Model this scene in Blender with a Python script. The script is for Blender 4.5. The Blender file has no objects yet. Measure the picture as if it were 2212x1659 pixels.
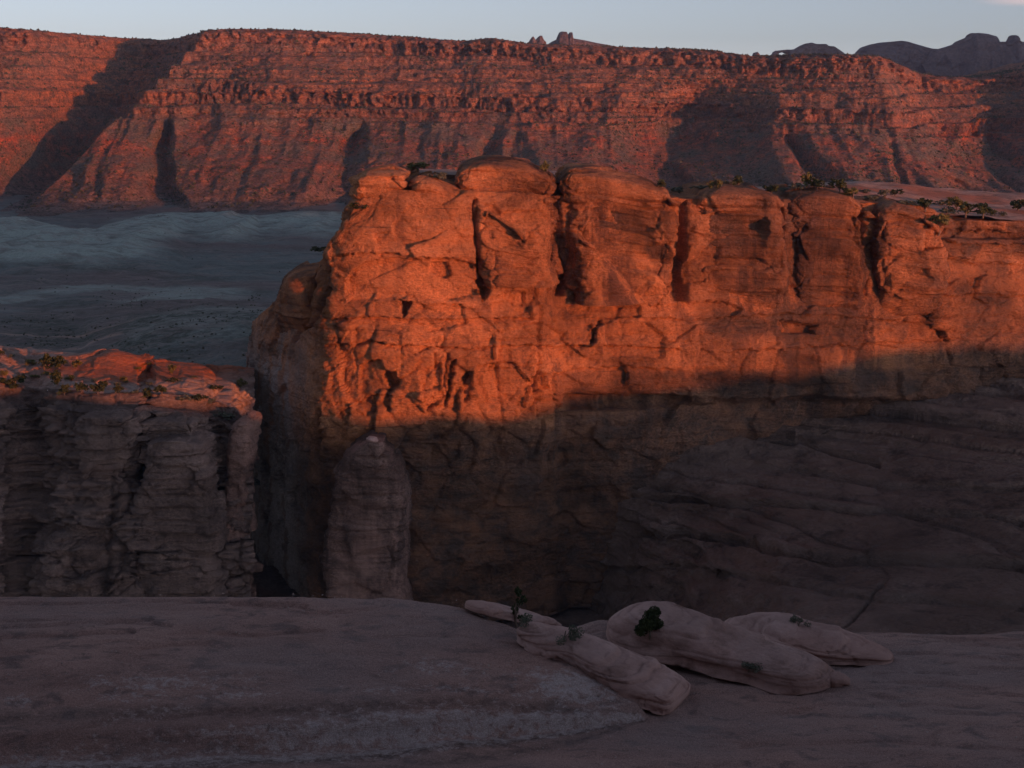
import bpy, math, random
import numpy as np
from mathutils import Vector

# ------------------------------------------------------------------ camera, sky, sun, exposure
SC = bpy.context.scene
C = SC.collection
R = math.radians
TILT = 11.8          # degrees below the horizon
FPX = 3000.0         # focal length in pixels of a 2212 x 1659 frame
cam_d = bpy.data.cameras.new('camera')
cam = bpy.data.objects.new('camera', cam_d); C.objects.link(cam)
cam.location = (0, 0, 0)
cam.rotation_euler = (R(90 - TILT), 0, 0)
cam_d.sensor_fit = 'HORIZONTAL'; cam_d.sensor_width = 36.0
cam_d.lens = 36.0 * FPX / 2212.0
cam_d.clip_start = 0.5; cam_d.clip_end = 40000
SC.camera = cam

SUN_AZ, SUN_EL = 48.0, 2.5        # right of straight behind the camera / above the horizon
SUN = np.array([math.sin(R(SUN_AZ)) * math.cos(R(SUN_EL)), -math.cos(R(SUN_AZ)) * math.cos(R(SUN_EL)), math.sin(R(SUN_EL))])
TE = math.tan(R(SUN_EL))

W = bpy.data.worlds.new('World'); SC.world = W; W.use_nodes = True
nt = W.node_tree; nt.nodes.clear()
wo = nt.nodes.new('ShaderNodeOutputWorld'); bg = nt.nodes.new('ShaderNodeBackground')
sky = nt.nodes.new('ShaderNodeTexSky'); sky.sky_type = 'NISHITA'; sky.sun_disc = False
sky.sun_elevation = R(SUN_EL); sky.sun_rotation = R(180 - SUN_AZ)
sky.altitude = 1500; sky.air_density = 1.0; sky.dust_density = 0.6; sky.ozone_density = 2.0
bg.inputs['Strength'].default_value = 0.12
hs = nt.nodes.new('ShaderNodeHueSaturation'); hs.inputs['Saturation'].default_value = 0.22
tint = nt.nodes.new('ShaderNodeMix'); tint.data_type = 'RGBA'; tint.blend_type = 'MULTIPLY'; tint.inputs[0].default_value = 1.0
tint.inputs[7].default_value = (0.86, 0.94, 1.17, 1)
gm = nt.nodes.new('ShaderNodeGamma'); gm.inputs[1].default_value = 1.35
nt.links.new(sky.outputs[0], hs.inputs['Color']); nt.links.new(hs.outputs[0], gm.inputs[0]); nt.links.new(gm.outputs[0], tint.inputs[6])
tc = nt.nodes.new('ShaderNodeTexCoord'); mpc = nt.nodes.new('ShaderNodeMapping'); mpc.vector_type = 'POINT'
CD = (math.sin(R(20.0)) * math.cos(R(3.44)), math.cos(R(20.0)) * math.cos(R(3.44)), math.sin(R(3.44)))
mpc.inputs['Location'].default_value = (-CD[0] * 24, -CD[1] * 24, -CD[2] * 210); mpc.inputs['Scale'].default_value = (24, 24, 210)
nt.links.new(tc.outputs['Generated'], mpc.inputs[0])
ln_ = nt.nodes.new('ShaderNodeVectorMath'); ln_.operation = 'LENGTH'; nt.links.new(mpc.outputs[0], ln_.inputs[0])
mr_ = nt.nodes.new('ShaderNodeMapRange'); mr_.interpolation_type = 'SMOOTHSTEP'; nt.links.new(ln_.outputs['Value'], mr_.inputs[0])
mr_.inputs[1].default_value = 1.0; mr_.inputs[2].default_value = 0.1; mr_.inputs[3].default_value = 0.0; mr_.inputs[4].default_value = 0.75
cl_ = nt.nodes.new('ShaderNodeMix'); cl_.data_type = 'RGBA'; cl_.inputs[7].default_value = (3.3, 2.55, 2.5, 1)
nt.links.new(mr_.outputs[0], cl_.inputs[0]); nt.links.new(tint.outputs[2], cl_.inputs[6])
nt.links.new(cl_.outputs[2], bg.inputs[0]); nt.links.new(bg.outputs[0], wo.inputs[0])

sun_d = bpy.data.lights.new('sun', 'SUN'); sun_d.energy = 2.3; sun_d.color = (0.95, 0.232, 0.036); sun_d.angle = R(0.5)
sun = bpy.data.objects.new('sun', sun_d); C.objects.link(sun)
sun.rotation_euler = Vector(SUN.tolist()).to_track_quat('Z', 'Y').to_euler()

vs = SC.view_settings
vs.view_transform = 'Standard'; vs.look = 'None'; vs.gamma = 1.0; vs.use_curve_mapping = False
vs.exposure = 1.0

# ------------------------------------------------------------------ picture <-> place
CT, ST = math.cos(R(TILT)), math.sin(R(TILT))
def P(u, v, Y):
    """point at forward distance Y on the sight line of frame position u, v (2212 x 1659)"""
    u = np.asarray(u, float); v = np.asarray(v, float); Y = np.asarray(Y, float)
    dx = (u - 1106) / FPX; dz = -(v - 829.5) / FPX
    k = Y / (CT + ST * dz)
    return dx * k, Y + 0 * k, (-ST + CT * dz) * k
def UV(x, y, z):
    f = y * CT - z * ST; w = y * ST + z * CT
    return 1106 + FPX * x / f, 829.5 - FPX * w / f
def zat(v, Y): return P(1106, v, Y)[2]
def xat(u, v, Y): return P(u, v, Y)[0]

# ------------------------------------------------------------------ noise
_rng = np.random.default_rng(7)
_T = _rng.random((6, 64, 64, 64)).astype(np.float32)
_ROT = np.array([[0.00, 0.80, 0.60], [-0.80, 0.36, -0.48], [-0.60, -0.48, 0.64]], np.float32)
def vn(p, seed=0):
    p = p.astype(np.float32) + np.float32(seed * 17.37)
    i = np.floor(p).astype(np.int32); f = p - i
    f = f * f * f * (f * (f * 6 - 15) + 10)
    T = _T[seed % 6]
    x0, y0, z0 = (i[..., k] & 63 for k in range(3)); x1, y1, z1 = ((i[..., k] + 1) & 63 for k in range(3))
    fx, fy, fz = f[..., 0], f[..., 1], f[..., 2]
    a = T[x0, y0, z0] * (1 - fx) + T[x1, y0, z0] * fx
    b = T[x0, y1, z0] * (1 - fx) + T[x1, y1, z0] * fx
    c = T[x0, y0, z1] * (1 - fx) + T[x1, y0, z1] * fx
    d = T[x0, y1, z1] * (1 - fx) + T[x1, y1, z1] * fx
    a = a * (1 - fy) + b * fy; c = c * (1 - fy) + d * fy
    return (a * (1 - fz) + c * fz) * 2 - 1
def fbm(p, octaves=4, seed=0, gain=0.5):
    p = np.asarray(p, np.float32); s = np.zeros(p.shape[:-1], np.float32); a = 1.0; n = 0.0
    for o in range(octaves):
        s += a * vn(p, seed + o); n += a; a *= gain
        p = (p @ _ROT.T) * np.float32(2.03)
    return s / n
def ridged(p, octaves=4, seed=0):
    p = np.asarray(p, np.float32); s = np.zeros(p.shape[:-1], np.float32); a = 1.0; n = 0.0
    for o in range(octaves):
        s += a * (1 - 2 * np.abs(vn(p, seed + o))); n += a; a *= 0.5
        p = (p @ _ROT.T) * np.float32(2.03)
    return s / n
_H = _rng.random((32, 32, 32, 7)).astype(np.float32)
def worley(p, seed=0):
    """F1, F2 and a faceted offset: each cell is a plane with its own push and tilt"""
    sh = p.shape[:-1]; p = (p.reshape(-1, 3) + seed * 5.31).astype(np.float32)
    i = np.floor(p).astype(np.int32); f = p - i
    F1 = np.full(len(p), 9, np.float32); F2 = F1.copy(); fac = np.zeros(len(p), np.float32); cid = fac.copy()
    for a in (-1, 0, 1):
        for b in (-1, 0, 1):
            for c in (-1, 0, 1):
                h = _H[(i[:, 0] + a) & 31, (i[:, 1] + b) & 31, (i[:, 2] + c) & 31]
                d = np.stack((a + h[:, 0] - f[:, 0], b + h[:, 1] - f[:, 1], c + h[:, 2] - f[:, 2]), 1)
                r = (d * d).sum(1)
                m = r < F1
                F2 = np.where(m, F1, np.minimum(F2, r)); F1 = np.where(m, r, F1)
                fac = np.where(m, (h[:, 3] * 2 - 1) - (d * (h[:, 4:7] * 2 - 1)).sum(1) * 1.6, fac)
                cid = np.where(m, h[:, 3], cid)
    return np.sqrt(F1).reshape(sh), np.sqrt(F2).reshape(sh), fac.reshape(sh), cid.reshape(sh)
def sm(a, b, x):
    t = np.clip((x - a) / (b - a), 0, 1); return t * t * (3 - 2 * t)
def ip(x, pts):
    a = np.array(pts, float); return np.interp(x, a[:, 0], a[:, 1])
def blur1(a, n, axis):
    for _ in range(2):
        k = np.ones(n) / n
        pad = [(0, 0)] * a.ndim; pad[axis] = (n // 2, n - 1 - n // 2)
        b = np.pad(a, pad, mode='edge')
        a = np.apply_along_axis(lambda q: np.convolve(q, k, 'valid'), axis, b)
    return a
_s1 = _rng.random(4096)
_s1b = np.sort(_rng.random(900)) * 900
_s1v = _rng.random(900)
def strata(z, step=3.0):
    """stepped layers: each bed keeps its own stand-out, beds of uneven thickness"""
    q = np.mod(z / step + 400.0, 880.0)
    k = np.searchsorted(_s1b, q) % 900
    lo = _s1b[k - 1]; hi = _s1b[k]
    t = np.clip((q - lo) / np.maximum(hi - lo, 1e-4), 0, 1)
    body = np.minimum(1, 6 * np.minimum(t, 1 - t) * np.maximum(hi - lo, .05) ** .5)
    return ((_s1v[k] * 2 - 1) * 0.7 + body * 0.8 - 0.6).astype(np.float32)

# ------------------------------------------------------------------ mesh helpers
def link(o, parent=None):
    C.objects.link(o)
    if parent is not None: o.parent = parent
    return o
def tag(o, label=None, cat=None, group=None, kind=None):
    if label: o['label'] = label
    if cat: o['category'] = cat
    if group: o['group'] = group
    if kind: o['kind'] = kind
    return o
def empty(name, loc, label=None, cat=None, group=None):
    o = bpy.data.objects.new(name, None); o.location = loc; o.empty_display_size = 0.5; C.objects.link(o)
    return tag(o, label, cat, group)
def mesh_from(name, V, F, mats, smooth=True, midx=None):
    """F: (n,4) or (n,3) int array"""
    me = bpy.data.meshes.new(name)
    V = np.ascontiguousarray(V, np.float32); F = np.ascontiguousarray(F, np.int32); k = F.shape[1]
    me.vertices.add(len(V)); me.vertices.foreach_set('co', V.ravel())
    me.loops.add(F.size); me.loops.foreach_set('vertex_index', F.ravel())
    me.polygons.add(len(F)); me.polygons.foreach_set('loop_start', np.arange(len(F), dtype=np.int32) * k)
    me.polygons.foreach_set('loop_total', np.full(len(F), k, np.int32))
    for m in (mats if isinstance(mats, (list, tuple)) else [mats]): me.materials.append(m)
    if midx is not None: me.polygons.foreach_set('material_index', np.asarray(midx, np.int32))
    me.polygons.foreach_set('use_smooth', np.full(len(F), smooth))
    me.update(calc_edges=True); me.validate()
    return me
def grid_faces(r, c, wrap=False):
    i = np.arange(r - 1)[:, None]; j = np.arange(c if wrap else c - 1)[None, :]
    j2 = (j + 1) % c
    return np.stack((i * c + j, i * c + j2, (i + 1) * c + j2, (i + 1) * c + j), -1).reshape(-1, 4)
def sheet(name, X, Y, Z, mat, parent=None, origin=(0, 0, 0), wrap=False, attrs=None):
    r, c = X.shape
    V = np.stack((X - origin[0], Y - origin[1], Z - origin[2]), -1).reshape(-1, 3)
    me = mesh_from(name, V, grid_faces(r, c, wrap), mat)
    for k, a in (attrs or {}).items():
        at = me.attributes.new(k, 'FLOAT', 'POINT'); at.data.foreach_set('value', np.ascontiguousarray(a, np.float32).ravel())
    o = bpy.data.objects.new(name, me)
    if parent is None: o.location = origin
    return link(o, parent)
def normals(X, Y, Z, wrap=False):
    def g(A, ax):
        if wrap and ax == 1: return (np.roll(A, -1, 1) - np.roll(A, 1, 1)) / 2
        return np.gradient(A, axis=ax)
    ax, ay, az = g(X, 1), g(Y, 1), g(Z, 1); bx, by, bz = g(X, 0), g(Y, 0), g(Z, 0)
    n = np.stack((ay * bz - az * by, az * bx - ax * bz, ax * by - ay * bx), -1)
    return n / np.maximum(np.linalg.norm(n, axis=-1, keepdims=True), 1e-9)
def catmull(pts, n):
    p = np.array(pts, float); t = np.linspace(0, len(p) - 1, n); i = np.clip(t.astype(int), 0, len(p) - 2); f = (t - i)[:, None]
    g = lambda k: p[np.clip(k, 0, len(p) - 1)]
    a, b, c, d = g(i - 1), g(i), g(i + 1), g(i + 2)
    return 0.5 * (2 * b + (c - a) * f + (2 * a - 5 * b + 4 * c - d) * f ** 2 + (3 * b - a - 3 * c + d) * f ** 3)
def inpoly(u, v, poly):
    ins = np.zeros(u.shape, bool); n = len(poly)
    for k in range(n):
        (x1, y1), (x2, y2) = poly[k], poly[(k + 1) % n]
        if y1 == y2: continue
        cr = ((y1 > v) != (y2 > v)) & (u < (x2 - x1) * (v - y1) / (y2 - y1) + x1)
        ins ^= cr
    return ins

# ------------------------------------------------------------------ materials
def mat_new(name):
    m = bpy.data.materials.new(name); m.use_nodes = True; t = m.node_tree; t.nodes.clear()
    out = t.nodes.new('ShaderNodeOutputMaterial'); b = t.nodes.new('ShaderNodeBsdfPrincipled')
    t.links.new(b.outputs[0], out.inputs[0]); b.inputs['Roughness'].default_value = 0.95
    b.inputs['Specular IOR Level'].default_value = 0.12
    return m, t, b
def nd(t, typ, **kw):
    n = t.nodes.new(typ)
    for k, v in kw.items(): setattr(n, k, v)
    return n
def noise_node(t, pos, scale3, detail=4, rough=0.55, dist=0.0):
    mp = nd(t, 'ShaderNodeMapping'); mp.inputs['Scale'].default_value = scale3; t.links.new(pos, mp.inputs[0])
    n = nd(t, 'ShaderNodeTexNoise'); n.inputs['Scale'].default_value = 1.0; n.inputs['Detail'].default_value = detail
    n.inputs['Roughness'].default_value = rough; n.inputs['Distortion'].default_value = dist
    t.links.new(mp.outputs[0], n.inputs['Vector']); return n.outputs[0]
def ramp(t, fac, stops):
    r = nd(t, 'ShaderNodeValToRGB'); e = r.color_ramp.elements
    while len(e) < len(stops): e.new(0.5)
    for el, (p, c) in zip(e, stops):
        el.position = p; el.color = (c, c, c, 1) if isinstance(c, (int, float)) else (*c, 1)
    t.links.new(fac, r.inputs[0]); return r.outputs[0]
def mix(t, fac, a, b, mode='MIX'):
    m = nd(t, 'ShaderNodeMix', data_type='RGBA', blend_type=mode)
    if isinstance(fac, (int, float)): m.inputs[0].default_value = fac
    else: t.links.new(fac, m.inputs[0])
    for s, x in ((6, a), (7, b)):
        if isinstance(x, tuple): m.inputs[s].default_value = (*x, 1)
        else: t.links.new(x, m.inputs[s])
    return m.outputs[2]
def attr(t, name):
    a = nd(t, 'ShaderNodeAttribute', attribute_name=name); return a.outputs['Fac']
def position(t): return nd(t, 'ShaderNodeNewGeometry').outputs['Position']
def bump(t, b, hs, dist, strength=1.0):
    """hs: list of (height socket, weight)"""
    acc = None
    for h, w in hs:
        m = nd(t, 'ShaderNodeMath', operation='MULTIPLY'); t.links.new(h, m.inputs[0]); m.inputs[1].default_value = w
        if acc is None: acc = m.outputs[0]
        else:
            a = nd(t, 'ShaderNodeMath', operation='ADD'); t.links.new(acc, a.inputs[0]); t.links.new(m.outputs[0], a.inputs[1]); acc = a.outputs[0]
    bp = nd(t, 'ShaderNodeBump'); bp.inputs['Distance'].default_value = dist; bp.inputs['Strength'].default_value = strength
    t.links.new(acc, bp.inputs['Height']); t.links.new(bp.outputs[0], b.inputs['Normal'])

def rock_material(name, base, pale, dark, s=1.0, varnish=0.6, bands=0.6, bump_d=0.6, mask_attr=None, streak=1.0, grain=1.0, tone=0.5, fine_b=0.6, seam=(0.27, 0.335)):
    """s: metres of the main mottling; bedded, mottled, streaked with desert patina"""
    m, t, b = mat_new(name); p = position(t)
    big = noise_node(t, p, (1 / (40 * s),) * 3, 4, 0.6, 0.4)
    bed = noise_node(t, p, (0.012 / s, 0.012 / s, 0.42 / s), 5, 0.65, 0.5)
    mid = noise_node(t, p, (0.22 / s, 0.22 / s, 0.3 / s), 6, 0.65, 0.3)
    fine = noise_node(t, p, (1.6 / s, 1.6 / s, 2.6 / s), 5, 0.7)
    stk = noise_node(t, p, (0.16 / s * streak, 0.16 / s * streak, 0.018 / s), 6, 0.7, 0.6)
    col = mix(t, ramp(t, bed, [(0.35, 0.0), (0.65, 1.0)]), base, pale)
    col = mix(t, bands, base, col)
    col = mix(t, ramp(t, mid, [(0.32, 0.7), (0.47, 0.0)]), col, dark)
    v = ramp(t, stk, [(0.46, 0.0), (0.60, 1.0)])
    vm = nd(t, 'ShaderNodeMath', operation='MULTIPLY'); t.links.new(v, vm.inputs[0])
    t.links.new(ramp(t, big, [(0.38, 0.0), (0.62, 1.0)]), vm.inputs[1])
    v2 = nd(t, 'ShaderNodeMath', operation='MULTIPLY'); t.links.new(vm.outputs[0], v2.inputs[0]); v2.inputs[1].default_value = varnish
    col = mix(t, v2.outputs[0], col, dark)
    if mask_attr:
        # mask colour: stained faces, plus shade and fading sunlight painted in, broken by noise
        a = attr(t, mask_attr)
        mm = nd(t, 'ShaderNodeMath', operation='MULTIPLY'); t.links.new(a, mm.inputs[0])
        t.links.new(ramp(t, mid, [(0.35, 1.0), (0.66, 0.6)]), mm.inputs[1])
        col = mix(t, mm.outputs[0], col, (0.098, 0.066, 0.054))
        bl = nd(t, 'ShaderNodeMath', operation='MULTIPLY'); t.links.new(attr(t, 'pale_streak_lift'), bl.inputs[0]); t.links.new(ramp(t, stk, [(0.40, 0.25), (0.56, 0.95)]), bl.inputs[1])
        col = mix(t, bl.outputs[0], col, (0.36, 0.285, 0.26))
    f = ramp(t, fine, [(0.34, 1 - .42 * grain), (0.64, 1 + .30 * grain)])
    gm_ = noise_node(t, p, (0.06 / s,) * 3, 3, 0.6)
    col = mix(t, ramp(t, gm_, [(0.40, 0.3), (0.62, 1.0)]), col, mix(t, 1.0, col, f, 'MULTIPLY'))
    tn = noise_node(t, p, (0.034 / s, 0.034 / s, 0.06 / s), 5, 0.62, 0.8)
    col = mix(t, 1.0, col, ramp(t, tn, [(0.36, 1 - .55 * tone), (0.52, 1.0), (0.68, 1 + .35 * tone)]), 'MULTIPLY')
    # thin dark bedding seams
    sm_ = noise_node(t, p, (0.03 / s, 0.03 / s, 1.5 / s), 4, 0.6, 0.25)
    col = mix(t, ramp(t, sm_, [(seam[0], 0.75), (seam[1], 0.0)]), col, dark)
    t.links.new(col, b.inputs['Base Color'])
    bump(t, b, [(bed, 0.6), (mid, 1.0), (fine, fine_b)], bump_d * s * 1.15)
    return m
M = {}
M['fin'] = rock_material('sandstone_orange', (0.49, 0.195, 0.085), (0.50, 0.25, 0.14), (0.125, 0.065, 0.048), 2.2, 0.9, 0.45, 1.1, 'varnish', tone=1.0)
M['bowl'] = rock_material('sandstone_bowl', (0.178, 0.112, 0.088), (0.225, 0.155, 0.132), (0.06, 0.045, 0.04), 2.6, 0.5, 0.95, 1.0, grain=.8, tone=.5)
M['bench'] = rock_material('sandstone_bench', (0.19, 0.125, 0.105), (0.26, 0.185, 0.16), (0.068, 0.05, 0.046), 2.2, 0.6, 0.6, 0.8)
M['slab'] = rock_material('sandstone_slab', (0.345, 0.19, 0.155), (0.46, 0.305, 0.275), (0.20, 0.115, 0.095), 0.62, 0.15, 0.9, 0.35, grain=.35, tone=.4, fine_b=.2, seam=(.34, .41))
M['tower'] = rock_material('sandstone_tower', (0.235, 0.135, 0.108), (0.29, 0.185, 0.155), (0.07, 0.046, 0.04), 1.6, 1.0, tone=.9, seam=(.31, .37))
M['butte'] = rock_material('sandstone_far', (0.16, 0.115, 0.108), (0.20, 0.15, 0.14), (0.08, 0.062, 0.062), 18.0, 0.5, 0.6, 0.5)
M['rim'] = rock_material('sandstone_rim', (0.33, 0.19, 0.14), (0.4, 0.26, 0.2), (0.15, 0.09, 0.07), 2.0, 0.5, 0.6, 0.6)

def ground_material():
    """near slickrock: pink-grey stone, pale lichen bands and spots"""
    m, t, b = mat_new('slickrock'); p = position(t)
    lay = noise_node(t, p, (0.05, 0.05, 1.1), 5, 0.6, 0.6)
    mid = noise_node(t, p, (0.35, 0.55, 0.8), 6, 0.65, 0.4)
    fine = noise_node(t, p, (5, 5, 5), 5, 0.75)
    big = noise_node(t, p, (0.05, 0.07, 0.1), 3, 0.5, 0.3)
    col = mix(t, ramp(t, lay, [(0.38, 0.0), (0.62, 1.0)]), (0.29, 0.168, 0.142), (0.375, 0.222, 0.185))
    col = mix(t, ramp(t, mid, [(0.36, 0.85), (0.47, 0.0)]), col, (0.175, 0.115, 0.105))
    spk = noise_node(t, p, (2.6, 3.4, 3), 3, 0.6)
    col = mix(t, ramp(t, spk, [(0.69, 0.0), (0.74, 0.7)]), col, (0.46, 0.39, 0.38))
    col = mix(t, ramp(t, big, [(0.42, 0.0), (0.66, 0.55)]), col, (0.26, 0.20, 0.19))
    lic = noise_node(t, p, (1.1, 1.3, 1.5), 7, 0.78, 0.3)
    a = attr(t, 'lichen')
    add = nd(t, 'ShaderNodeMath', operation='ADD'); t.links.new(lic, add.inputs[0])
    mul = nd(t, 'ShaderNodeMath', operation='MULTIPLY'); t.links.new(a, mul.inputs[0]); mul.inputs[1].default_value = 0.34
    t.links.new(mul.outputs[0], add.inputs[1])
    lf = ramp(t, add.outputs[0], [(0.66, 0.0), (0.80, 0.75)])
    col = mix(t, lf, col, (0.50, 0.41, 0.39))
    dk = attr(t, 'dark')
    dm = nd(t, 'ShaderNodeMath', operation='MULTIPLY'); t.links.new(dk, dm.inputs[0]); t.links.new(ramp(t, lic, [(0.38, 1.0), (0.62, 0.1)]), dm.inputs[1])
    col = mix(t, dm.outputs[0], col, (0.085, 0.062, 0.056))
    col = mix(t, 1.0, col, ramp(t, fine, [(0.34, 0.80), (0.66, 1.18)]), 'MULTIPLY')
    grit = noise_node(t, p, (16, 16, 16), 4, 0.7)
    col = mix(t, 1.0, col, ramp(t, grit, [(0.36, 0.55), (0.64, 1.42)]), 'MULTIPLY')
    seam = noise_node(t, p, (0.10, 0.22, 3.2), 4, 0.6, 0.5)
    col = mix(t, ramp(t, seam, [(0.285, 0.65), (0.33, 0.0)]), col, (0.13, 0.08, 0.07))
    t.links.new(col, b.inputs['Base Color'])
    bump(t, b, [(lay, 0.6), (mid, 0.9), (fine, 0.2), (seam, 0.4), (grit, 0.1)], 0.45)
    return m
M['ground'] = ground_material()

def ridge_material():
    m, t, b = mat_new('mesa_rock'); p = position(t)
    sep = nd(t, 'ShaderNodeSeparateXYZ'); t.links.new(p, sep.inputs[0])
    w = noise_node(t, p, (0.004, 0.004, 0.01), 4, 0.6)
    zz = nd(t, 'ShaderNodeMath', operation='MULTIPLY_ADD'); t.links.new(w, zz.inputs[0]); zz.inputs[1].default_value = 26.0
    t.links.new(sep.outputs[2], zz.inputs[2])
    mr = nd(t, 'ShaderNodeMapRange'); t.links.new(zz.outputs[0], mr.inputs[0])
    mr.inputs[1].default_value = -175; mr.inputs[2].default_value = 130
    col = ramp(t, mr.outputs[0], [(0.0, (0.17, 0.16, 0.15)), (0.09, (0.22, 0.16, 0.14)), (0.21, (0.36, 0.12, 0.07)), (0.33, (0.40, 0.115, 0.06)),
                                  (0.36, (0.46, 0.10, 0.045)), (0.39, (0.35, 0.12, 0.07)), (0.52, (0.32, 0.145, 0.09)), (0.62, (0.43, 0.17, 0.085)), (0.80, (0.38, 0.165, 0.095)), (1.0, (0.40, 0.17, 0.10))])
    bed = noise_node(t, p, (0.003, 0.003, 0.16), 5, 0.7, 0.4)
    col = mix(t, ramp(t, bed, [(0.4, 0.0), (0.62, 0.75)]), col, (0.21, 0.11, 0.08))
    mid = noise_node(t, p, (0.05, 0.05, 0.07), 6, 0.7)
    col = mix(t, ramp(t, mid, [(0.40, 0.9), (0.56, 0.0)]), col, (0.10, 0.075, 0.062))
    tal = attr(t, 'talus')
    gn = noise_node(t, p, (0.013, 0.013, 0.02), 5, 0.65)
    tm = nd(t, 'ShaderNodeMath', operation='MULTIPLY'); t.links.new(tal, tm.inputs[0]); t.links.new(ramp(t, gn, [(0.42, 0.05), (0.60, 0.85)]), tm.inputs[1])
    col = mix(t, tm.outputs[0], col, (0.13, 0.118, 0.098))
    fine = noise_node(t, p, (0.25, 0.25, 0.3), 5, 0.75)
    col = mix(t, 1.0, col, ramp(t, fine, [(0.34, 0.4), (0.64, 1.55)]), 'MULTIPLY')
    t.links.new(col, b.inputs['Base Color'])
    bump(t, b, [(bed, 0.5), (mid, 0.7), (fine, 0.5)], 9.0)
    return m
M['ridge'] = ridge_material()

def valley_material():
    m, t, b = mat_new('valley_soil'); p = position(t)
    big = noise_node(t, p, (0.0022, 0.006, 0.01), 5, 0.6, 0.5)
    col = mix(t, ramp(t, big, [(0.42, 0.0), (0.58, 1.0)]), (0.18, 0.14, 0.13), (0.165, 0.185, 0.175))
    a = attr(t, 'clay')
    col = mix(t, a, col, (0.34, 0.385, 0.345))
    vm_ = nd(t, 'ShaderNodeMath', operation='MULTIPLY'); t.links.new(attr(t, 'veg'), vm_.inputs[0]); t.links.new(ramp(t, noise_node(t, p, (0.12, 0.16, 0.2), 6, 0.75), [(0.42, 0.2), (0.56, 1.0)]), vm_.inputs[1])
    col = mix(t, vm_.outputs[0], col, (0.075, 0.085, 0.068))
    s = attr(t, 'sand')
    col = mix(t, s, col, (0.40, 0.27, 0.22))
    mid = noise_node(t, p, (0.03, 0.06, 0.08), 6, 0.7)
    col = mix(t, ramp(t, mid, [(0.34, 0.7), (0.52, 0.0)]), col, (0.11, 0.10, 0.085))
    fine = noise_node(t, p, (0.3, 0.3, 0.3), 4, 0.7)
    col = mix(t, 1.0, col, ramp(t, fine, [(0.25, 0.75), (0.75, 1.2)]), 'MULTIPLY')
    t.links.new(col, b.inputs['Base Color'])
    wash = noise_node(t, p, (0.008, 0.02, 0.02), 5, 0.65, 1.2)
    col2 = mix(t, ramp(t, wash, [(0.47, 0.0), (0.5, 0.5), (0.53, 0.0)]), col, (0.30, 0.24, 0.215))
    t.links.new(col2, b.inputs['Base Color'])
    bump(t, b, [(mid, 1.0), (fine, 0.6)], 3.2)
    return m
M['valley'] = valley_material()

def bench_top_material():
    m, t, b = mat_new('bench_top'); p = position(t)
    big = noise_node(t, p, (0.016, 0.035, 0.05), 5, 0.6, 0.5)
    bed = noise_node(t, p, (0.02, 0.05, 0.5), 5, 0.65, 0.4)
    mid = noise_node(t, p, (0.12, 0.2, 0.3), 6, 0.7)
    col = mix(t, ramp(t, bed, [(0.4, 0.0), (0.6, 1.0)]), (0.31, 0.205, 0.17), (0.40, 0.28, 0.24))
    col = mix(t, attr(t, 'soil'), col, (0.36, 0.13, 0.075))
    col = mix(t, ramp(t, mid, [(0.36, 0.75), (0.5, 0.0)]), col, (0.15, 0.10, 0.08))
    fine = noise_node(t, p, (0.9, 0.9, 1.2), 5, 0.75)
    col = mix(t, 1.0, col, ramp(t, fine, [(0.25, 0.7), (0.75, 1.25)]), 'MULTIPLY')
    t.links.new(col, b.inputs['Base Color'])
    bump(t, b, [(bed, 0.5), (mid, 0.9), (fine, 0.4)], 1.2)
    return m
M['bench_top'] = bench_top_material()

def leaf_material(name, c1, c2):
    m, t, b = mat_new(name); p = position(t)
    n = noise_node(t, p, (1.7, 1.7, 1.7), 3, 0.6)
    t.links.new(mix(t, ramp(t, n, [(0.35, 0.0), (0.65, 1.0)]), c1, c2), b.inputs['Base Color'])
    b.inputs['Roughness'].default_value = 0.8
    return m
M['juniper'] = leaf_material('juniper_green', (0.035, 0.05, 0.025), (0.075, 0.085, 0.035))
M['sage'] = leaf_material('sage_grey', (0.10, 0.115, 0.085), (0.16, 0.165, 0.12))
M['yellow'] = leaf_material('brush_olive', (0.10, 0.10, 0.035), (0.17, 0.15, 0.06))
M['scrub'] = leaf_material('scrub_green', (0.045, 0.052, 0.035), (0.085, 0.085, 0.055))
M['bark'] = leaf_material('bark', (0.12, 0.085, 0.065), (0.2, 0.15, 0.12))
def flat(name, c, rough=0.8):
    m, t, b = mat_new(name); p = position(t)
    n = noise_node(t, p, (9, 9, 9), 3, 0.6)
    t.links.new(mix(t, ramp(t, n, [(0.3, 0.0), (0.7, 1.0)]), tuple(x * 0.85 for x in c), c), b.inputs['Base Color'])
    b.inputs['Roughness'].default_value = rough; return m
M['white_cloth'] = flat('white_cloth', (0.8, 0.8, 0.8)); M['dark_cloth'] = flat('dark_cloth', (0.03, 0.035, 0.05)); M['skin'] = flat('skin', (0.42, 0.26, 0.19)); M['hair'] = flat('hair', (0.05, 0.035, 0.025))

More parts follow.
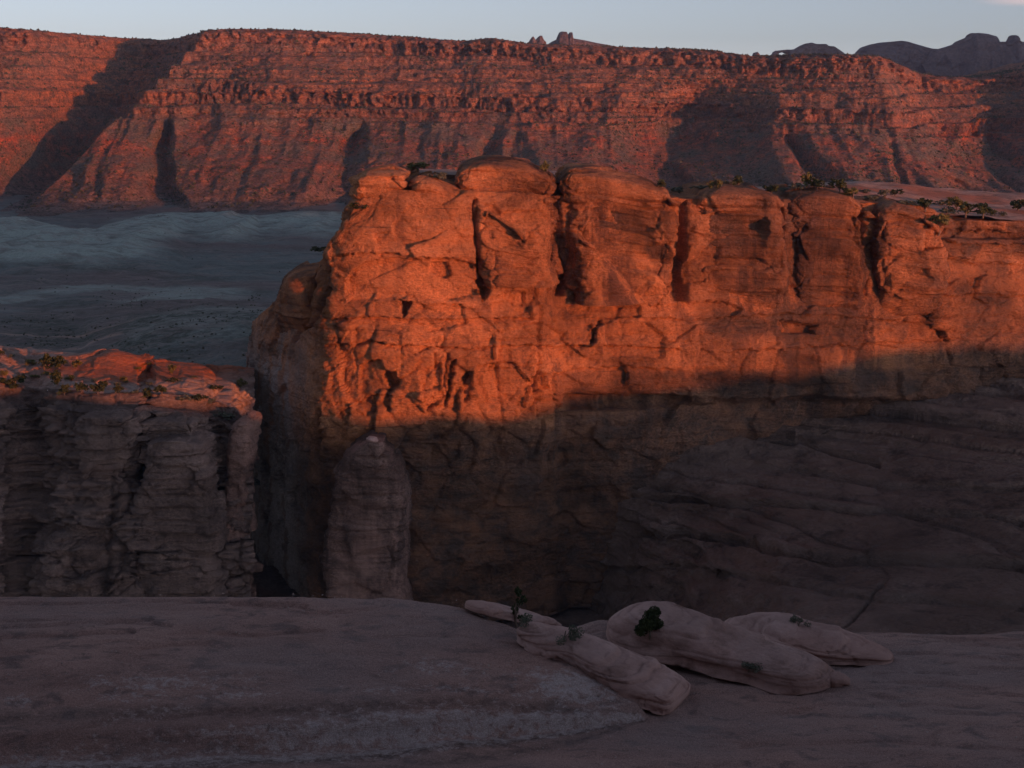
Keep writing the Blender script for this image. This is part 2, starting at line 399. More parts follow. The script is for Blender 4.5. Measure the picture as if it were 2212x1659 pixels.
# ------------------------------------------------------------------ far mesa escarpment
def build_ridge():
    nu, nr = 1040, 300
    u = np.linspace(-220, 2430, nu)
    sky_pts = [(-220, 50), (0, 57), (100, 65), (220, 72), (300, 75), (345, 75), (385, 70), (420, 68), (520, 62), (620, 63), (750, 70), (900, 80), (1000, 88), (1060, 82),
               (1150, 95), (1300, 100), (1450, 105), (1530, 110), (1620, 122), (1660, 121), (1700, 119), (1800, 118), (1885, 121), (1905, 130), (1930, 142), (1960, 158), (2000, 165), (2080, 168), (2150, 158), (2212, 140), (2300, 120), (2430, 110)]
    prof = [(0, 0), (.16, .045), (.30, .13), (.43, .27), (.525, .42), (.565, .5), (.575, .525), (.625, .555), (.64, .635), (.70, .68), (.77, .745), (.85, .82), (.925, .89), (.937, .97), (1.0, 1.0), (1.5, 1.015)]
    pr = np.array(prof); seg = np.hypot(np.diff(pr[:, 0]) * 1.2, np.diff(pr[:, 1]) * 1.6); cs = np.concatenate(([0], np.cumsum(seg)))
    tt = np.linspace(0, cs[-1], nr)
    df = np.interp(tt, cs, pr[:, 0])[:, None] + 0 * u; h = np.interp(tt, cs, pr[:, 1])[:, None] + 0 * u
    U = u[None, :] + 0 * df
    Ytop = 2620 + 120 * np.sin(u / 500.) + ip(u, [(-220, 0), (1880, 0), (1960, 220), (2150, 260), (2300, 150), (2430, 100)])
    vtop = ip(u, sky_pts)
    Ztop = np.array([zat(a, b) for a, b in zip(vtop, Ytop)])
    z0 = -176.0
    hh = np.clip(h, 0, 1)
    Z = z0 + (Ztop[None, :] - z0) * h
    Yf = 2080 + (Ytop[None, :] - 2080) * df
    # x along the sight line at the top of each column, so columns stay upright
    X = (U - 1106) / FPX * (Yf * 0.35 + Ytop[None, :] * 0.65) * 1.0
    Q = np.stack((X, Yf * 0.6, Z), -1)
    wob = fbm(Q / 120., 4, 1)
    # big side canyons: centre line drifts with height
    def gully(c_top, c_bot, half_top, half_bot, depth, hlo, hhi, hsoft=.12, rnd=0.0):
        cen = c_bot + (c_top - c_bot) * hh + wob * 14
        hw = half_bot + (half_top - half_bot) * hh
        q = (U - cen) / hw
        shape = np.clip(1 - np.abs(q) ** 1.35, 0, 1)
        m = sm(hlo - hsoft, hlo + hsoft, hh) * (1 - sm(hhi - hsoft, hhi + hsoft, hh) * (0 if hhi > 1 else 1))
        return depth * shape * m
    G = gully(285, 135, 185, 70, 255, -.2, 2)
    G += gully(1530, 1400, 140, 200, 150, -.2, .74, .18)
    G += gully(2150, 2000, 60, 120, 90, .0, .7)
    G += gully(40, 40, 26, 40, 45, .05, .55) * 1.0
    for k, (c, w, d, top) in enumerate([(440, 62, 70, .52), (800, 70, 75, .48), (1060, 54, 50, .46), (1690, 50, 60, .5), (1870, 56, 45, .45), (60, 60, 60, .46), (2100, 70, 70, .55), (2290, 55, 50, .5)]):
        cen = c + (hh - .2) * (-60, 40, 90)[k % 3] + wob * 30
        q = (U - cen) / (w * (.2 + .8 * np.clip(1 - hh / top, 0, 1)))
        G += d * np.clip(1 - np.abs(q), 0, 1) * sm(top + .04, top - .22, hh)
    # branching gullies cut into the lower slopes, sharp crests between
    xw = X + 55 * fbm(np.stack((X / 160., Z / 70., 0 * X), -1), 3, 4) + (Z + 100) * .25 * np.sign(np.sin(X / 170.))
    n1 = np.abs(vn(np.stack((xw / 118., 0 * X, Z / 420.), -1), 1)); n2 = np.abs(vn(np.stack((xw / 47. + 9, 0 * X, Z / 260.), -1), 2)); n3 = np.abs(vn(np.stack((xw / 21. + 3, 0 * X, Z / 160.), -1), 3))
    topn = .40 + .12 * fbm(np.stack((X / 130., 0 * X, 0 * X), -1), 2, 2)
    low = sm(topn + .06, topn - .22, hh)
    G -= low * (n1 * 75 + n2 * 30 * sm(.36, .2, hh) + n3 * 11) * sm(-.02, .12, hh)
    # fans spreading from the foot
    G -= 190 * sm(.10, 0, hh) * sm(-.2, .5, fbm(np.stack((X / 140., 0 * X, 0 * X), -1), 3, 1))
    # talus ribs, narrower
    hs_ = hh; hh = np.clip(hh + wob * .035 + .02 * fbm(np.stack((X / 300., 0 * X, 0 * X), -1), 3, 5), 0, 1)
    cliff = np.clip(.6 * sm(.50, .51, hh) * (1 - sm(.525, .54, hh)) + sm(.555, .565, hh) * (1 - sm(.635, .66, hh)) + sm(.885, .9, hh), 0, 1)
    talus = (1 - sm(.44, .54, hh))
    rib = ridged(np.stack((X / 62., Yf / 400., Z / 500.), -1), 3, 2)
    Y = Yf + G - rib * 26 * talus * sm(.0, .15, hh) - wob * 34 * (0.3 + .7 * sm(.1, .5, hh))
    # fluted, blocky cliff bands
    brk = .06 + .94 * sm(-.02, .38, fbm(np.stack((X / 130., 0 * X, Z / 45.), -1), 4, 3))
    F1, F2, fac, cid = worley(np.stack((X / 17., Y / 90., Z / 40.), -1), 1)
    Y -= brk * cliff * (fac * 5.5 - 5 * np.exp(-(F2 - F1) * 16))
    F1, F2, fac, cid = worley(np.stack((X / 11., Y / 60., Z / 9.), -1), 2)
    Y -= (0.35 + cliff) * fac * 3.4 * sm(.38, .5, hh)
    # thin ledges over the middle slope
    led = strata(Z + 5 * fbm(np.stack((X / 220., Y / 220., 0 * Z), -1), 3, 4), 9.0)
    # benches and risers: flat scrubby treads between small cliffs
    mterr = sm(.42, .5, hh) * sm(.93, .88, hh)
    bench_ = np.zeros_like(Z)
    for L_, amp, sd in ((24., .9, 1), (8.5, .75, 4)):
        ph = Z / L_ + .55 * fbm(np.stack((X / 260., Y / 300., 0 * Z), -1), 3, sd) + .12 * fbm(np.stack((X / 30., 0 * Z, Z / 40.), -1), 2, sd)
        f_ = ph - np.floor(ph); k_ = amp * mterr * (.35 + .65 * sm(-.25, .15, fbm(np.stack((X / 110., 0 * Z, Z / L_ / 1.5), -1), 3, sd + 1)))
        Z = Z + k_ * L_ * (sm(.52, .98, f_) - f_)
        bench_ = np.maximum(bench_, k_ * (1 - sm(.5, .6, f_)))
    w3 = 3 * fbm(np.stack((X / 90., Y / 90., 0 * Z), -1), 3, 2)
    seg = .25 + .75 * sm(-.2, .2, fbm(np.stack((X / 60., 0 * X, Z / 7.), -1), 3, 5))
    Y -= (led * 5 + (strata(Z + w3, 3.4) * 4.6 + strata(Z * 1.1 + w3 + 40, 6.0) * 4.2) * seg) * sm(.40, .50, hh) * (1 - .5 * cliff)
    Y -= strata(Z + w3 * 2, 5.) * 1.6 * (1 - sm(.40, .50, hh)) * seg
    F1, F2, fac, cid = worley(np.stack((X / 6.5, Y / 30., Z / 5.), -1), 4)
    Y -= fac * 2.6 * sm(.42, .52, hh) * (.3 + .7 * brk)
    Y -= fbm(np.stack((X / 14., Y / 14., Z / 10.), -1), 4, 3) * 6 + ridged(np.stack((X / 20., Y / 40., Z / 60.), -1), 3, 1) * 3.5 * talus
    flat_top = sm(1.0, 1.004, h)
    Zo = Z + flat_top * (fbm(np.stack((X / 40., Y / 40., 0 * X), -1), 3, 1) * 3) + fbm(np.stack((X / 9., Y / 9., Z / 9.), -1), 3, 5) * 1.3
    Zo[0] -= 25
    hh = hs_
    tal = np.clip(talus * sm(.02, .2, hh) + (1 - cliff) * (.2 + .8 * bench_) * sm(.45, .55, hh), 0, 1)
    o = sheet('mesa_escarpment', X, Y, Zo, M['ridge'], attrs={'talus': tal})
    tag(o, kind='structure')
    return X, Y, Zo, hh, h
RX, RY, RZ, RH, RHH = build_ridge()

# ------------------------------------------------------------------ valley floor
def build_valley():
    nx, ny = 380, 300
    y = 610 * (2500 / 610.) ** np.linspace(0, 1, ny); x = np.linspace(-.62, .62, nx)
    Y = y[:, None] + 0 * x; X = x[None, :] * Y
    Z = -173 + fbm(np.stack((X / 160., Y / 160., 0 * X), -1), 4, 2) * 5
    U, V = UV(X, Y, -173 + 0 * X)
    def mound(u0, u1, v0, v1, hgt):
        return hgt * np.clip(1 - ((U - (u0 + u1) / 2) / ((u1 - u0) / 2)) ** 2, 0, 1) ** .8 * np.clip(1 - ((V - (v0 + v1) / 2) / ((v1 - v0) / 2)) ** 2, 0, 1)
    rid = ridged(np.stack((X / 85., Y / 130., 0 * X), -1), 3, 4)
    bad = mound(-260, 400, 496, 592, 26) * (.55 + .6 * rid) + mound(210, 560, 462, 535, 20) * (.5 + .6 * rid) + mound(-200, 160, 476, 520, 14) * (.5 + .6 * rid)
    bad += mound(430, 900, 458, 530, 16) * (.5 + .6 * rid)
    Z += np.maximum(bad, 0) - 2
    Z += mound(180, 900, 660, 860, 26) * (.8 + .2 * rid)
    Z += mound(100, 700, 620, 690, 7)
    Z += sm(2000, 2300, Y) * 10
    clay = np.clip(sm(2, 12, bad + 5 * fbm(np.stack((X / 60., Y / 50., 0 * X), -1), 4, 5)) + .75 * sm(0, .3, mound(-400, 560, 612, 668, 1)) * sm(-.3, .3, fbm(np.stack((X / 90., Y / 60., 0 * X), -1), 4, 3)) + .5 * sm(0, .4, mound(250, 900, 700, 800, 1)), 0, 1)
    wob = fbm(np.stack((X / 60., Y / 60., 0 * X), -1), 3, 1) * 6
    sand = np.clip(1 - np.abs(V + wob * .5 - (722 + 0.01 * U)) / 3., 0, 1) * (U < 290) + np.clip(1 - np.abs(V + wob * .6 - (752 - .05 * (U - 160))) / 4., 0, 1) * (U > 130) * (U < 262)
    Q = np.stack((X, Y, 0 * X), -1)
    Z += ridged(Q / np.array((34., 42., 1.)), 5, 2) * 2.6 * sm(600, 800, Y) + fbm(Q / 14., 3, 5) * .7
    veg = np.clip(sm(640, 720, V) * (.55 + 1.3 * fbm(Q / np.array((30., 45., 1.)), 4, 3)) + .55 * sm(.0, .35, fbm(Q / np.array((70., 40., 1.)), 4, 1)) * (1 - clay), 0, 1)
    o = sheet('valley_floor', X, Y, Z, M['valley'], attrs={'clay': clay, 'sand': np.clip(sand, 0, 1), 'veg': veg})
    tag(o, kind='structure')
    return X, Y, Z
VX, VY, VZ = build_valley()

# ------------------------------------------------------------------ rock shapes
def rock_disp(Pt, k=1.0, bed=1.0, facet=1.0, cracks=1.0, seed=0):
    """outward push for a cliff surface at points Pt"""
    w = Pt + 5 * np.stack((fbm(Pt / 18., 2, seed), fbm(Pt / 18. + 9, 2, seed + 1), .5 * fbm(Pt / 18. + 5, 2, seed + 2)), -1)
    d = fbm(Pt / np.array((34., 34., 40.)), 4, seed) * 3.2
    F1, F2, fac, cid = worley(w / np.array((17., 17., 13.)), seed + 1)
    d += facet * (fac * 1.15 - cracks * .7 * np.exp(-(F2 - F1) * 26))
    # hollows spalled off the face
    F1b, F2b, fb, cb = worley(w / np.array((6.0, 6.0, 4.6)), seed + 2)
    d += facet * (fb * .36 - .3 * cracks * np.exp(-(F2b - F1b) * 20) * (cb > .55))
    zz = Pt[..., 2] + 2.2 * fbm(Pt / 30., 2, seed + 3) + .035 * Pt[..., 0]
    d += bed * strata(zz, 2.6) * .42 + bed * strata(zz * 1.3 + 55, 7.5) * .6
    d += fbm(Pt / np.array((5., 5., 3.2)), 4, seed + 4) * .8 + ridged(Pt / np.array((2.4, 2.4, 1.1)), 3, seed + 5) * .28
    return d * k

def buttress(name, outline, Yf, depth, skyl, mat, parent=None, n=3.0, nroof=.35, roof_n=2.2, rim_drop=9.0, res=(190, 150, 46), k=1.0, bed=1.0, facet=1.0, cracks=1.0, groove=(), lean=0.0, seed=0, varnish=None, origin=(0, 0, 0), skew=0.0, carve=(), foot=None, cap=None):
    """rounded rock pillar. outline: (v, uL, uR) down the face; skyl: (u, v) over the top; Yf: distance of its front; depth: half depth"""
    nc, nw, nf = res
    ol = np.array(sorted(outline), float)
    sk = np.array(skyl, float)
    zt = np.array([zat(b, Yf + depth * .5) for a, b in sk]); xt = np.array([xat(a, b, Yf + depth * .5) for a, b in sk])
    zo = np.array([zat(v, Yf) for v in ol[:, 0]])
    Yx = Yf + depth * .55
    xl = np.array([xat(a, v, Yx) for v, a, b in ol]); xr = np.array([xat(b, v, Yx) for v, a, b in ol])
    order = np.argsort(zo); zo, xl, xr = zo[order], xl[order], xr[order]
    th = np.linspace(-np.pi * 1.18, np.pi * .18, nc)          # left-back round the front to right-back
    cx_, sx_ = np.cos(th), np.sin(th)
    ca = np.sign(cx_) * np.abs(cx_) ** (2 / n); sa = np.sign(sx_) * np.abs(sx_) ** (2 / n)
    def at(z, rho):
        l = np.interp(z, zo, xl); r = np.interp(z, zo, xr)
        c = (l + r) / 2; w = (r - l) / 2
        return c + w * ca * rho, Yf + depth + depth * sa * rho
    # rim height per column: skyline minus drop
    zrim_x = lambda x: np.interp(x, xt, zt)
    zb = zo[0]
    rows = []
    ztop_all = zt.max()
    for i in range(nw):
        f = i / (nw - 1.0)
        x0, y0 = at(np.full(nc, ztop_all - rim_drop), 1.0)
        zr = zrim_x(x0) - rim_drop
        z = zb + (zr - zb) * f
        x, y = at(z, 1.0)
        rows.append((x, y - lean * (z - zb) * 0, z))
    for j in range(1, nf + 1):
        a = j / float(nf) * np.pi / 2
        rho = np.cos(a) ** (2 / roof_n) if j < nf else 0.02
        l = np.sin(a) ** (2 / roof_n)
        x0, y0 = at(np.full(nc, ztop_all - rim_drop), 1.0)
        zr0 = zrim_x(x0) - rim_drop
        x, y = at(zr0, rho)
        zz = zrim_x(x)
        z = zr0 * 0 + (zz - rim_drop) + rim_drop * l
        rows.append((x, y, z))
    X = np.array([r[0] for r in rows]); Y = np.array([r[1] for r in rows]); Z = np.array([r[2] for r in rows])
    if foot: Y = Y + foot[1] * np.maximum(0, zat(foot[0], Yf) - Z)
    if skew: Y = Y + skew * np.maximum(0, X.mean() + .33 * (xr - xl).mean() - X)
    N = normals(X, Y, Z)
    Pt = np.stack((X, Y, Z), -1).astype(np.float32)
    d = rock_disp(Pt, k, bed, facet, cracks, seed)
    top = np.clip(N[..., 2], 0, 1)
    d = d * (1 - .55 * top)
    for (v, wid, dep) in groove:
        zg = zat(v, Yf) + .8 * fbm(Pt / 12., 2, 3) + 0 * X
        d -= dep * np.exp(-((Z - zg) / wid) ** 2) * (1 - top)
    Uc, Vc = UV(X, Y, Z); jit = 3.5 * vn(Pt / 2.2, 1) + 5 * vn(Pt / 7., 2)
    for poly, dp in carve: d -= dp * blur1(inpoly(Uc + jit, Vc + jit * .6, poly).astype(np.float32), 3, 1) * (1 - top)
    X2 = X + N[..., 0] * d; Y2 = Y + N[..., 1] * d; Z2 = Z + N[..., 2] * d * .8
    va = np.zeros_like(X) if varnish is None else varnish(X2, Y2, Z2, N)
    if cap:
        r_ = int(np.clip(np.searchsorted(-UV(X, Y, Z)[1][:nw, nc // 2], -cap), 4, nw - 2))
        o = sheet(name, X2[:r_ + 1], Y2[:r_ + 1], Z2[:r_ + 1], mat, parent, origin, attrs={'varnish': va[:r_ + 1]})
        V_ = np.stack((X2[r_:] - origin[0], Y2[r_:] - origin[1], Z2[r_:] - origin[2]), -1)
        me = mesh_from('cap_rock', V_.reshape(-1, 3), grid_faces(V_.shape[0], nc), mat)
        at = me.attributes.new('varnish', 'FLOAT', 'POINT'); at.data.foreach_set('value', np.ascontiguousarray(va[r_:], np.float32).ravel())
        link(bpy.data.objects.new('cap_rock', me), o)
    else:
        o = sheet(name, X2, Y2, Z2, mat, parent, origin, attrs={'varnish': va})
    return o, (X2, Y2, Z2)

SURF = {}     # name -> list of (X,Y,Z) for standing plants on
def put(key, u, v, tol=5.0):
    """world point of the surface `key` seen at frame position u, v (nearest to the camera)"""
    best = None
    for (X, Y, Z) in SURF[key]:
        a, b = UV(X, Y, Z)
        d = np.hypot(a - u, b - v); m = d < tol
        if m.any():
            y = np.where(m, Y, 1e9); i = np.unravel_index(np.argmin(y), y.shape)
            c = (X[i], Y[i], Z[i])
        else:
            continue
        if best is None or c[1] < best[1]: best = c
    if best is None and tol < 60: return put(key, u, v, tol * 1.7)
    return best

# ------------------------------------------------------------------ the sandstone fin
FIN_PATH = [(640, 800), (590, 730), (552, 672), (545, 646), (556, 624), (600, 596), (650, 571), (695, 554), (760, 547), (830, 545), (900, 544), (980, 545), (1060, 547), (1130, 549), (1180, 553), (1215, 560), (1300, 562), (1400, 565), (1470, 570),
            (1580, 574), (1700, 580), (1800, 586), (1900, 592), (2020, 600), (2130, 607), (2240, 615), (2420, 630), (2800, 668), (3600, 760)]
NICHES = [([(1032, 553), (1062, 578), (1082, 566), (1058, 628), (1044, 652), (1028, 604)], 7.0), ([(862, 649), (889, 651), (873, 692)], 4.5), ([(1281, 712), (1290, 704), (1286, 742), (1278, 748)], 3.5), ([(1292, 690), (1302, 690), (1300, 704), (1290, 704)], 2.5),
          ([(830, 800), (858, 806), (856, 838), (836, 836), (826, 815)], 4.0), ([(975, 780), (985, 775), (972, 850), (962, 880)], 3.0), ([(1000, 815), (1020, 800), (1016, 860), (1002, 870)], 2.5), ([(676, 905), (690, 878), (694, 990), (682, 1000)], 5.0), ([(1160, 800), (1180, 812), (1186, 842), (1158, 850)], 2.0),
          ([(1200, 560), (1218, 560), (1226, 600), (1214, 640), (1204, 620)], 4.5), ([(1395, 592), (1440, 600), (1440, 628), (1400, 632)], 4.0), ([(1680, 690), (1770, 702), (1760, 722), (1690, 718)], 3.5), ([(2010, 708), (2040, 716), (2050, 740), (2030, 730)], 4.0)]
def build_fin():
    fin = empty('sandstone_fin', (0, 560, -200), 'tall orange sandstone fin glowing in the low sun, with rounded pillars along its top', 'cliff')
    OR = (0, 560, -200)
    nc, nw, nroof = 980, 400, 36
    pts = np.array(FIN_PATH, float)
    xs = xat(pts[:, 0], 800, pts[:, 1]); pl = catmull(np.stack((xs, pts[:, 1], pts[:, 0]), 1), 4000)
    # dense where the camera sees it
    uu = pl[:, 2]; front = (np.arange(4000) > 260)
    wgt = np.where((uu > 530) & (uu < 2240), 1.0, .16); seg = np.hypot(*np.diff(pl[:, :2], axis=0).T)
    sc = np.concatenate(([0], np.cumsum(seg * wgt[1:])))
    q = np.linspace(0, sc[-1], nc)
    px, py, pu = (np.interp(q, sc, pl[:, k]) for k in range(3))
    tx, ty = np.gradient(px), np.gradient(py); tl = np.hypot(tx, ty); tx, ty = tx / tl, ty / tl
    tx, ty = blur1(tx, 9, 0), blur1(ty, 9, 0)
    nx, ny = ty, -tx                                   # outward
    rim_v = ip(pu, [(540, 700), (560, 676), (600, 628), (650, 585), (690, 556), (735, 503), (760, 455), (790, 425), (850, 415), (1960, 440), (2005, 458), (2040, 474), (2120, 478), (2212, 482), (3000, 470)])
    back = np.arange(nc) < np.argmin(np.where(q < q[-1] * .4, pu, 1e9))
    rim_v = np.where(back, 700 + 0 * rim_v, rim_v)
    zr = np.array([zat(a, b) for a, b in zip(rim_v, py)])
    zb = -212.0
    f = np.linspace(0, 1, nw)[:, None]
    Z = zb + (zr[None, :] - zb) * f
    PU = pu[None, :] + 0 * Z
    _, V = UV(px[None, :] + 0 * Z, py[None, :] + 0 * Z, Z)
    offL = ip(V, [(380, -10), (440, -6), (500, -3), (560, -1), (600, 0), (660, 0), (760, 2), (850, 5), (920, 5), (1000, 3), (1300, 7)])
    offR = ip(V, [(380, -6), (430, -4), (560, -4), (620, -3), (660, -1), (700, 1), (740, 3), (780, 4), (835, 6), (852, 6), (872, -3), (900, -5), (1000, -5), (1300, -4)])
    offR2 = ip(V, [(380, -4), (480, -1), (500, -4), (520, 0), (560, -2), (640, 2), (720, 3), (780, 8), (900, 10), (1300, 10)])
    offN = ip(V, [(560, -9), (640, -5), (700, -1), (870, 3), (1300, 6)])
    wL = sm(1165, 1215, PU) * (1 - sm(850, 885, V)) + sm(1280, 1650, PU) * sm(850, 885, V); wR = sm(1960, 2040, PU); wN = 1 - sm(640, 730, PU)
    off = offL * (1 - wL) + offR * wL; off = off * (1 - wR) + offR2 * wR; off = off * (1 - wN) + offN * wN
    # roof: goes back from the rim
    rr = np.linspace(0, 1, nroof + 1)[1:, None] ** 1.3
    Xw = px[None, :] + nx[None, :] * off; Yw = py[None, :] + ny[None, :] * off
    dep = 70 + 60. * sm(1850, 2050, pu)
    Xr = Xw[-1][None, :] - nx[None, :] * dep * rr; Yr = Yw[-1][None, :] - ny[None, :] * dep * rr
    Zr = zr[None, :] + rr * 2.0 - 45 * sm(.55, 1, rr)
    X = np.concatenate((Xw, Xr)); Y = np.concatenate((Yw, Yr)); Z = np.concatenate((Z, Zr))
    N = normals(X, Y, Z)
    Pt = np.stack((X, Y, Z), -1).astype(np.float32)
    U2, V2 = UV(X, Y, Z)
    d = rock_disp(Pt, 1.0, .8, .95, .8, 0)
    # smooth sheer faces in the bright part, rubbly below
    smooth = np.clip(1 - ((U2 - 900) / 190) ** 2, 0, 1) * np.clip(1 - ((V2 - 600) / 75) ** 2, 0, 1)
    d *= 1 - .62 * smooth
    sh = np.concatenate((np.ones_like(Xw), np.zeros_like(Xr)))
    # deep hollows under the bright shoulder
    rub = sm(690, 780, V2) * (1 - sm(960, 1060, V2)) * sm(680, 740, U2) * (1 - sm(1190, 1240, U2))
    F1, F2, fac, cid = worley(Pt / np.array((11., 14., 17.)), 4)
    d += rub * (fac * 1.7 - 1.0 * np.exp(-(F2 - F1) * 14))
    for poly, dp in NICHES:
        if True:
            jit = 3 * vn(Pt / 1.8, 2)
            ins = inpoly(U2 + jit, V2 + jit * .7, poly).astype(np.float32) * sh
            d -= ins * dp * 1.6
    # overhang above the bowl with short dark alcoves
    d -= sh * sm(1190, 1240, U2) * (1 - sm(1440, 1470, U2)) * np.exp(-((V2 - 868) / 14) ** 2) * (5 + 3 * vn(np.stack((X / 7., 0 * X, 0 * X), -1), 1))
    d -= sh * sm(2010, 2040, U2) * np.exp(-((V2 - 506) / 9) ** 2) * 5
    d -= sh * sm(1500, 1560, U2) * (1 - sm(1830, 1900, U2)) * np.exp(-((V2 - 700 - .05 * (U2 - 1600)) / 12) ** 2) * 3.2
    # the two long vertical cracks
    def crack(pu_, w, dpt):
        p = np.array(pu_, float); c = np.interp(V2, p[:, 1], p[:, 0], left=-999, right=-999) + 2.5 * vn(Pt / 2.5, 3)
        return -dpt * np.exp(-((U2 - c) / w) ** 2) * sh
    d += crack([(708, 560), (703, 610), (700, 660), (672, 700), (640, 720)], 5.0, 6.0)
    d += crack([(1025, 430), (1026, 500), (1036, 560)], 4, 5)
    d += crack([(1206, 400), (1208, 520), (1206, 600), (1214, 640)], 5, 6)
    d += crack([(1468, 400), (1470, 520), (1462, 600), (1470, 650)], 12, 9)
    d += crack([(1683, 400), (1686, 560), (1690, 640)], 4, 4) + crack([(1859, 420), (1862, 560), (1866, 640)], 4, 4)
    d += crack([(1172, 660), (1168, 760), (1162, 840)], 3.5, 2.2)
    d += crack([(968, 760), (960, 820), (962, 880)], 3, 3)
    d += crack([(640, 720), (630, 740), (628, 780)], 4, 3)
    jit = 4 * fbm(Pt / 4., 3, 1)
    for poly, dp in [([(742, 606), (768, 578), (800, 562), (850, 556), (900, 560), (960, 558), (1020, 566), (1034, 600), (1038, 640), (960, 652), (880, 644), (800, 652), (752, 654)], 2.6), ([(1086, 600), (1130, 585), (1172, 612), (1168, 660), (1120, 664), (1090, 650)], 2.0), ([(925, 566), (968, 566), (975, 596), (955, 604), (930, 590)], 2.2),
                     ([(1225, 640), (1290, 652), (1380, 660), (1382, 684), (1290, 690), (1226, 676)], 1.8), ([(1240, 705), (1278, 700), (1282, 745), (1250, 752)], 1.6), ([(1310, 700), (1400, 695), (1440, 730), (1430, 775), (1330, 770), (1306, 740)], 2.0), ([(1470, 655), (1560, 650), (1600, 668), (1580, 684), (1480, 684)], 1.8),
                     ([(770, 790), (820, 776), (846, 830), (840, 890), (790, 900), (772, 850)], 2.4), ([(905, 800), (950, 780), (958, 860), (920, 890)], 2.2), ([(1030, 790), (1110, 782), (1150, 830), (1130, 880), (1050, 872), (1026, 830)], 2.6), ([(1060, 640), (1140, 630), (1150, 690), (1070, 700)], 1.5), ([(900, 660), (1000, 655), (1010, 700), (930, 720)], 1.4)]:
        d -= dp * 1.25 * sh * inpoly(U2 + jit * 1.6, V2 + jit, poly)
    for pl, dp in [([(700, 690), (800, 684), (930, 692), (1060, 684), (1165, 690)], 1.6), ([(690, 745), (820, 738), (1000, 752), (1180, 745), (1480, 752)], 1.6), ([(1210, 690), (1330, 684), (1500, 690), (1700, 676), (1900, 690), (2040, 700)], 1.6), ([(730, 552), (830, 546), (930, 556), (1030, 560)], 1.6), ([(1230, 795), (1340, 790), (1480, 800)], 1.4), ([(1560, 760), (1700, 752), (1900, 742), (2100, 730)], 1.2),
                   ([(2030, 560), (2120, 566), (2260, 572)], 1.8), ([(2020, 640), (2120, 634), (2260, 640)], 1.4), ([(2030, 498), (2120, 496), (2260, 502)], 2.5), ([(2030, 520), (2120, 524), (2260, 528)], 2.2)]:
        p = np.array(pl, float); c = np.interp(U2, p[:, 0], p[:, 1]) + jit * 1.6; e = sm(p[0, 0] - 10, p[0, 0] + 25, U2) * (1 - sm(p[-1, 0] - 25, p[-1, 0] + 10, U2))
        q_ = V2 - c
        d += e * sh * dp * (np.where(q_ < 0, np.exp(q_ / 16.), -np.exp(-q_ / 5.)))
    top = np.clip(N[..., 2], 0, 1)
    d *= (1 - .6 * top)
    X2 = X + N[..., 0] * d; Y2 = Y + N[..., 1] * d; Z2 = Z + N[..., 2] * d * .8
    Z2 += np.concatenate((np.zeros_like(Xw), fbm(Pt[nw:] / np.array((14., 14., 10.)), 3, 1) * 1.5 * rr))
    va = np.clip(sm(1300, 1750, U2) * .85 * (.4 + .6 * sm(-.25, .25, fbm(Pt / np.array((16., 16., 30.)), 4, 2))) + sm(1480, 1560, U2) * (1 - sm(1820, 1900, U2)) * np.exp(-((V2 - 700) / 26) ** 2) + .8 * sm(1200, 1260, U2) * (1 - sm(1450, 1480, U2)) * np.exp(-((V2 - 600) / 34) ** 2)  # right end dulled for the fading glow, undercut darkened, face stained
                 + .25 * (1 - sm(600, 690, U2)) * sm(640, 760, V2) + .95 * sm(880, 950, V2) * sm(780, 900, U2) + .9 * sm(930, 1000, V2) + .8 * sm(2020, 2070, U2) * np.exp(-((V2 - 520) / 26) ** 2) + .5 * sm(2020, 2100, U2) * sm(600, 700, V2) + .75 * sm(790, 812, V2) * (1 - sm(900, 940, V2)) * sm(1190, 1230, U2) , 0, 1)  # left flank and lower wall darkened as shade, plus stained ledges at right
    sheet('wall', X2, Y2, Z2, M['fin'], fin, OR, attrs={'varnish': va, 'pale_streak_lift': (1 - sm(590, 670, U2)) * sm(700, 850, V2) + .35 * (1 - sm(640, 700, U2)) * sm(640, 720, V2)})  # second mask: pale streaks, also brightening the dark shaded flank
    SURF['fin_top'] = [(X2[nw - 6:], Y2[nw - 6:], Z2[nw - 6:])]
    SURF['fin_wall'] = [(X2[:nw], Y2[:nw], Z2[:nw])]

    def stain_and_shade(poly_list):
        def f(x, y, z, n):
            a, b = UV(x, y, z); m = np.zeros_like(x); j = 7 * vn(np.stack((x / 3, y / 3, z / 5), -1), 2)
            m = m + .5 * sm(470, 420, b) * sm(-.2, .3, fbm(np.stack((x / 9, y / 9, z / 7), -1), 4, 1)) + .8 * sm(1380, 1750, a) * (.35 + .65 * sm(-.25, .25, fbm(np.stack((x / 14, y / 14, z / 26), -1), 4, 3)))  # caps and right end darkened to imitate dimmer sunlight
            for poly, w in poly_list: m = np.maximum(m, w * inpoly(a + j, b + j, poly))
            return m
        return f
    parts = []
    def but(*a, **k):
        k.setdefault('parent', fin); k.setdefault('origin', OR)
        o, s = buttress(*a, **k); parts.append(s); return o
    # nose block, turned away from the sun
    but('buttress', [(580, 640, 705), (620, 610, 706), (700, 580, 702), (770, 562, 690), (860, 560, 650), (960, 570, 640)], 563, 34, [(600, 600), (640, 586), (690, 580), (706, 590)], M['fin'], n=7, rim_drop=1.8, roof_n=3.5, seed=1, foot=(690, 1.1), skew=1.5, bed=1.0, facet=.7, cracks=.6, res=(130, 140, 24), varnish=lambda x, y, z, n: .4 * (1 - sm(612, 668, UV(x, y, z)[0])) + .5 * sm(700, 760, UV(x, y, z)[1]) * sm(612, 668, UV(x, y, z)[0]))  # left side coloured darker to deepen its shade
